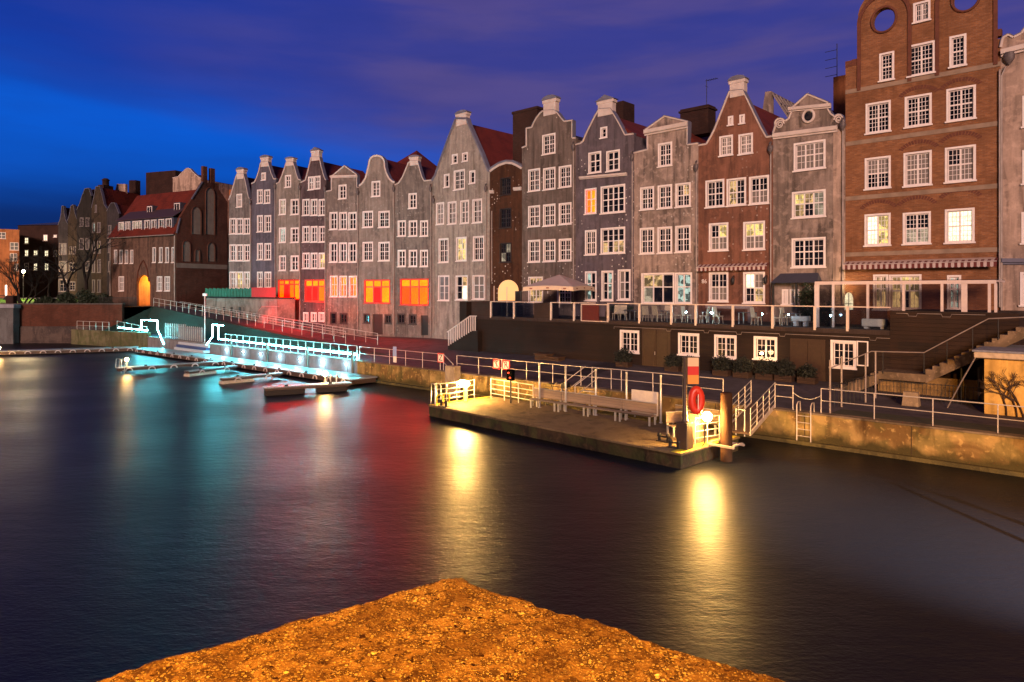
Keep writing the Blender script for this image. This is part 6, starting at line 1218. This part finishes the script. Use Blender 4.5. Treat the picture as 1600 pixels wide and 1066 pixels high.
root = empty('light_column', tl(9.5,109,5.4), 0, 'slender white glowing column on the far lawn', 'lamp'); b = MB(); b.lathe((0,0,0), [(.5,0),(.2,.4),(.12,.6)], 8); b.build('base', M['iron'], root); b = MB(); b.lathe((0,0,0), [(.12,.6),(.13,2.3),(.05,2.4)], 8); b.build('tube', emis('column_glow', (1,.9,.75), 3), root)
point_light('far_street_glow', (-92,114,9.5), 2500, (1,.6,.3), .5)
# ================================================================ foreground ledge
def ledge():
    A = Vector((-.265, 2.995)); dl = Vector((-1.10,-.82)).normalized(); dr = Vector((1.13,-.80)).normalized(); zt = 5.6
    from mathutils import noise as NZ
    def fb(p, o=5): return NZ.fractal(p, .9, 2.1, o)
    sp = []; s = 0
    while s < 4.2: sp.append(s); s += .011 if s < 1.5 else .05
    n = len(sp); vs = []
    for a in sp:
        for c in sp:
            p = A + dl*a + dr*c; e = min(a, c); n1 = fb(Vector((p.x*3.1,p.y*3.1,0)), 5); n2 = fb(Vector((p.x*16,p.y*16,5)), 5); n3 = fb(Vector((p.x*55,p.y*55,9)), 3)
            ins = Vector((0,0))
            k = max(0, 1-e/.12)
            if k > 0:
                q_ = fb(Vector(((a-c)*2.2,11.7,0)),2); amp = .028*(1 if q_ > .12 else 0) + .020*(1 if q_ < -.25 else 0) + .045*fb(Vector(((a-c)*3.6,2.3,0)),4) + .018*fb(Vector(((a-c)*22,7.3,0)),3)
                ins = (dl+dr).normalized()*(amp+.008)*k
            corner = math.exp(-(a+c)/.05)*.045; ins += (dl+dr).normalized()*corner
            z = zt + .006*n1 + .0055*n2 + .0035*n3 - .05*k**3
            vs.append((p.x+ins.x, p.y+ins.y, z))
    fs = [(i*n+j, i*n+j+1, (i+1)*n+j+1, (i+1)*n+j) for i in range(n-1) for j in range(n-1)]
    b = MB(); b.add(vs, fs, 0, True)
    ea = [vs[i*n] for i in range(n)]; eb = [vs[j] for j in range(n)]
    for ed in (ea, eb):
        m = len(ed); low = [(x, y, zt-.32) for x, y, z in ed]; b.add(list(ed)+low, [(i,i+1,m+i+1,m+i) for i in range(m-1)], 0)
    t = NT('weathered_aggregate'); vo = t.vor(70, t.map((1,1,1))); vo2 = t.vor(190); big = t.vor(24, t.map((1,1.2,1),(4,4,0)))
    def chan(v): s_ = t.n('ShaderNodeSeparateColor'); t.L(v.outputs['Color'], s_.inputs[0]); return s_.outputs[0]
    dn_ = t.noise(26, 7, None, .6); dn2 = t.noise(5, 5, None, .4)
    base = t.mix(t.mr(dn_, .38, .62), (.075,.045,.012), (.25,.16,.04))
    st = t.math('MULTIPLY', t.mr(t.math('ADD', vo.outputs['Distance'], t.math('MULTIPLY', dn_, .35)), .62, .50), t.mr(chan(vo), .52, .6))
    col = t.mix(st, base, (.50,.39,.11))
    st3 = t.math('MULTIPLY', t.mr(t.math('ADD', vo2.outputs['Distance'], t.math('MULTIPLY', dn_, .3)), .58, .46), t.mr(chan(vo2), .6, .7)); col = t.mix(st3, col, (.55,.46,.16))
    st2 = t.math('MULTIPLY', t.mr(t.math('ADD', big.outputs['Distance'], t.math('MULTIPLY', dn_, .8)), .66, .52), t.mr(chan(big), .90, .94)); col = t.mix(st2, col, (.80,.68,.2))
    pit = t.mr(t.noise(38, 5, None, .5), .385, .33); col = t.mix(pit, col, (.02,.008,.004)); col = t.mix(t.mr(dn2, .42, .6, 0, .55), col, (.07,.035,.008))
    t.set(col, .95, spec=.1); t.bump(t.math('ADD', t.math('ADD', st, st2), t.math('MULTIPLY', t.noise(90, 6), 1.5)), .9, .006)
    top = b.build('stone_parapet', t.m); tag(top, 'rough pebbly parapet corner lit orange in the foreground', 'parapet')
    w = MB(); o = (dl+dr).normalized()*.25; q = [A+o, A+o+dl*4, A+o+dl*4+dr*4, A+o+dr*4]; w.add([(p.x,p.y,-1) for p in q]+[(p.x,p.y,zt-.04) for p in q], [(0,1,5,4),(1,2,6,5),(2,3,7,6),(3,0,4,7)])
    o = w.build('pier_wall', P['brickD'], top)
ledge()
# unseen bridge added outside the view; rails placed to bar the water with shade
root = empty('added_bridge', (17.2, 13, 0), 0, 'unseen steel bridge added outside the view to shade the water', 'bridge'); b = MB(); b.box(.3,-12,2.9,3.2,7,3.1); b.build('deck', DKB, root)
for p_, q_ in (((-1.2,5.6,4.1),(1.0,-3.5,4.1)),((-.9,3.2,3.85),(-.3,-4.5,3.85)),((-.2,1.9,4.1),(-.45,1.2,3.1))): b = MB(); b.tube([p_,q_], .05, 8); b.build('rail', M['galv'], root)
for y in (-8,-4,0,4): b = MB(); b.tube([(.6,y,3.1),(.6,y,4.2)], .04, 6); b.build('post', M['galv'], root)
def spot_light(name, loc, aim, e, col, size, blend=1.0, rad=.1):
    l = bpy.data.lights.new(name, 'SPOT'); l.energy = e; l.color = col; l.spot_size = R(size); l.spot_blend = blend; l.shadow_soft_size = rad
    o = bpy.data.objects.new(name, l); COL.objects.link(o); o.location = loc; o.rotation_euler = (Vector(aim)-Vector(loc)).to_track_quat('-Z','Y').to_euler()
spot_light('water_fill_spot', (19.5, 6.8, 8.2), (12.7,17.3,0), 100000, (1,.90,.78), 38, 1.0, .05)  # added spot with no fixture, brightens a patch of water
spot_light('bridge_lamp', (-1.6, -1.2, 9.4), (0.0, 1.6, 5.6), 5200, (1,.335,.006), 76, .5, .12)
spot_light('quay_fill_spot', (13, 9, 9.5), (15.5, 27.5, .6), 16000, (1,.46,.08), 60, .8, .2)  # added spot out of view, brightens the quay wall
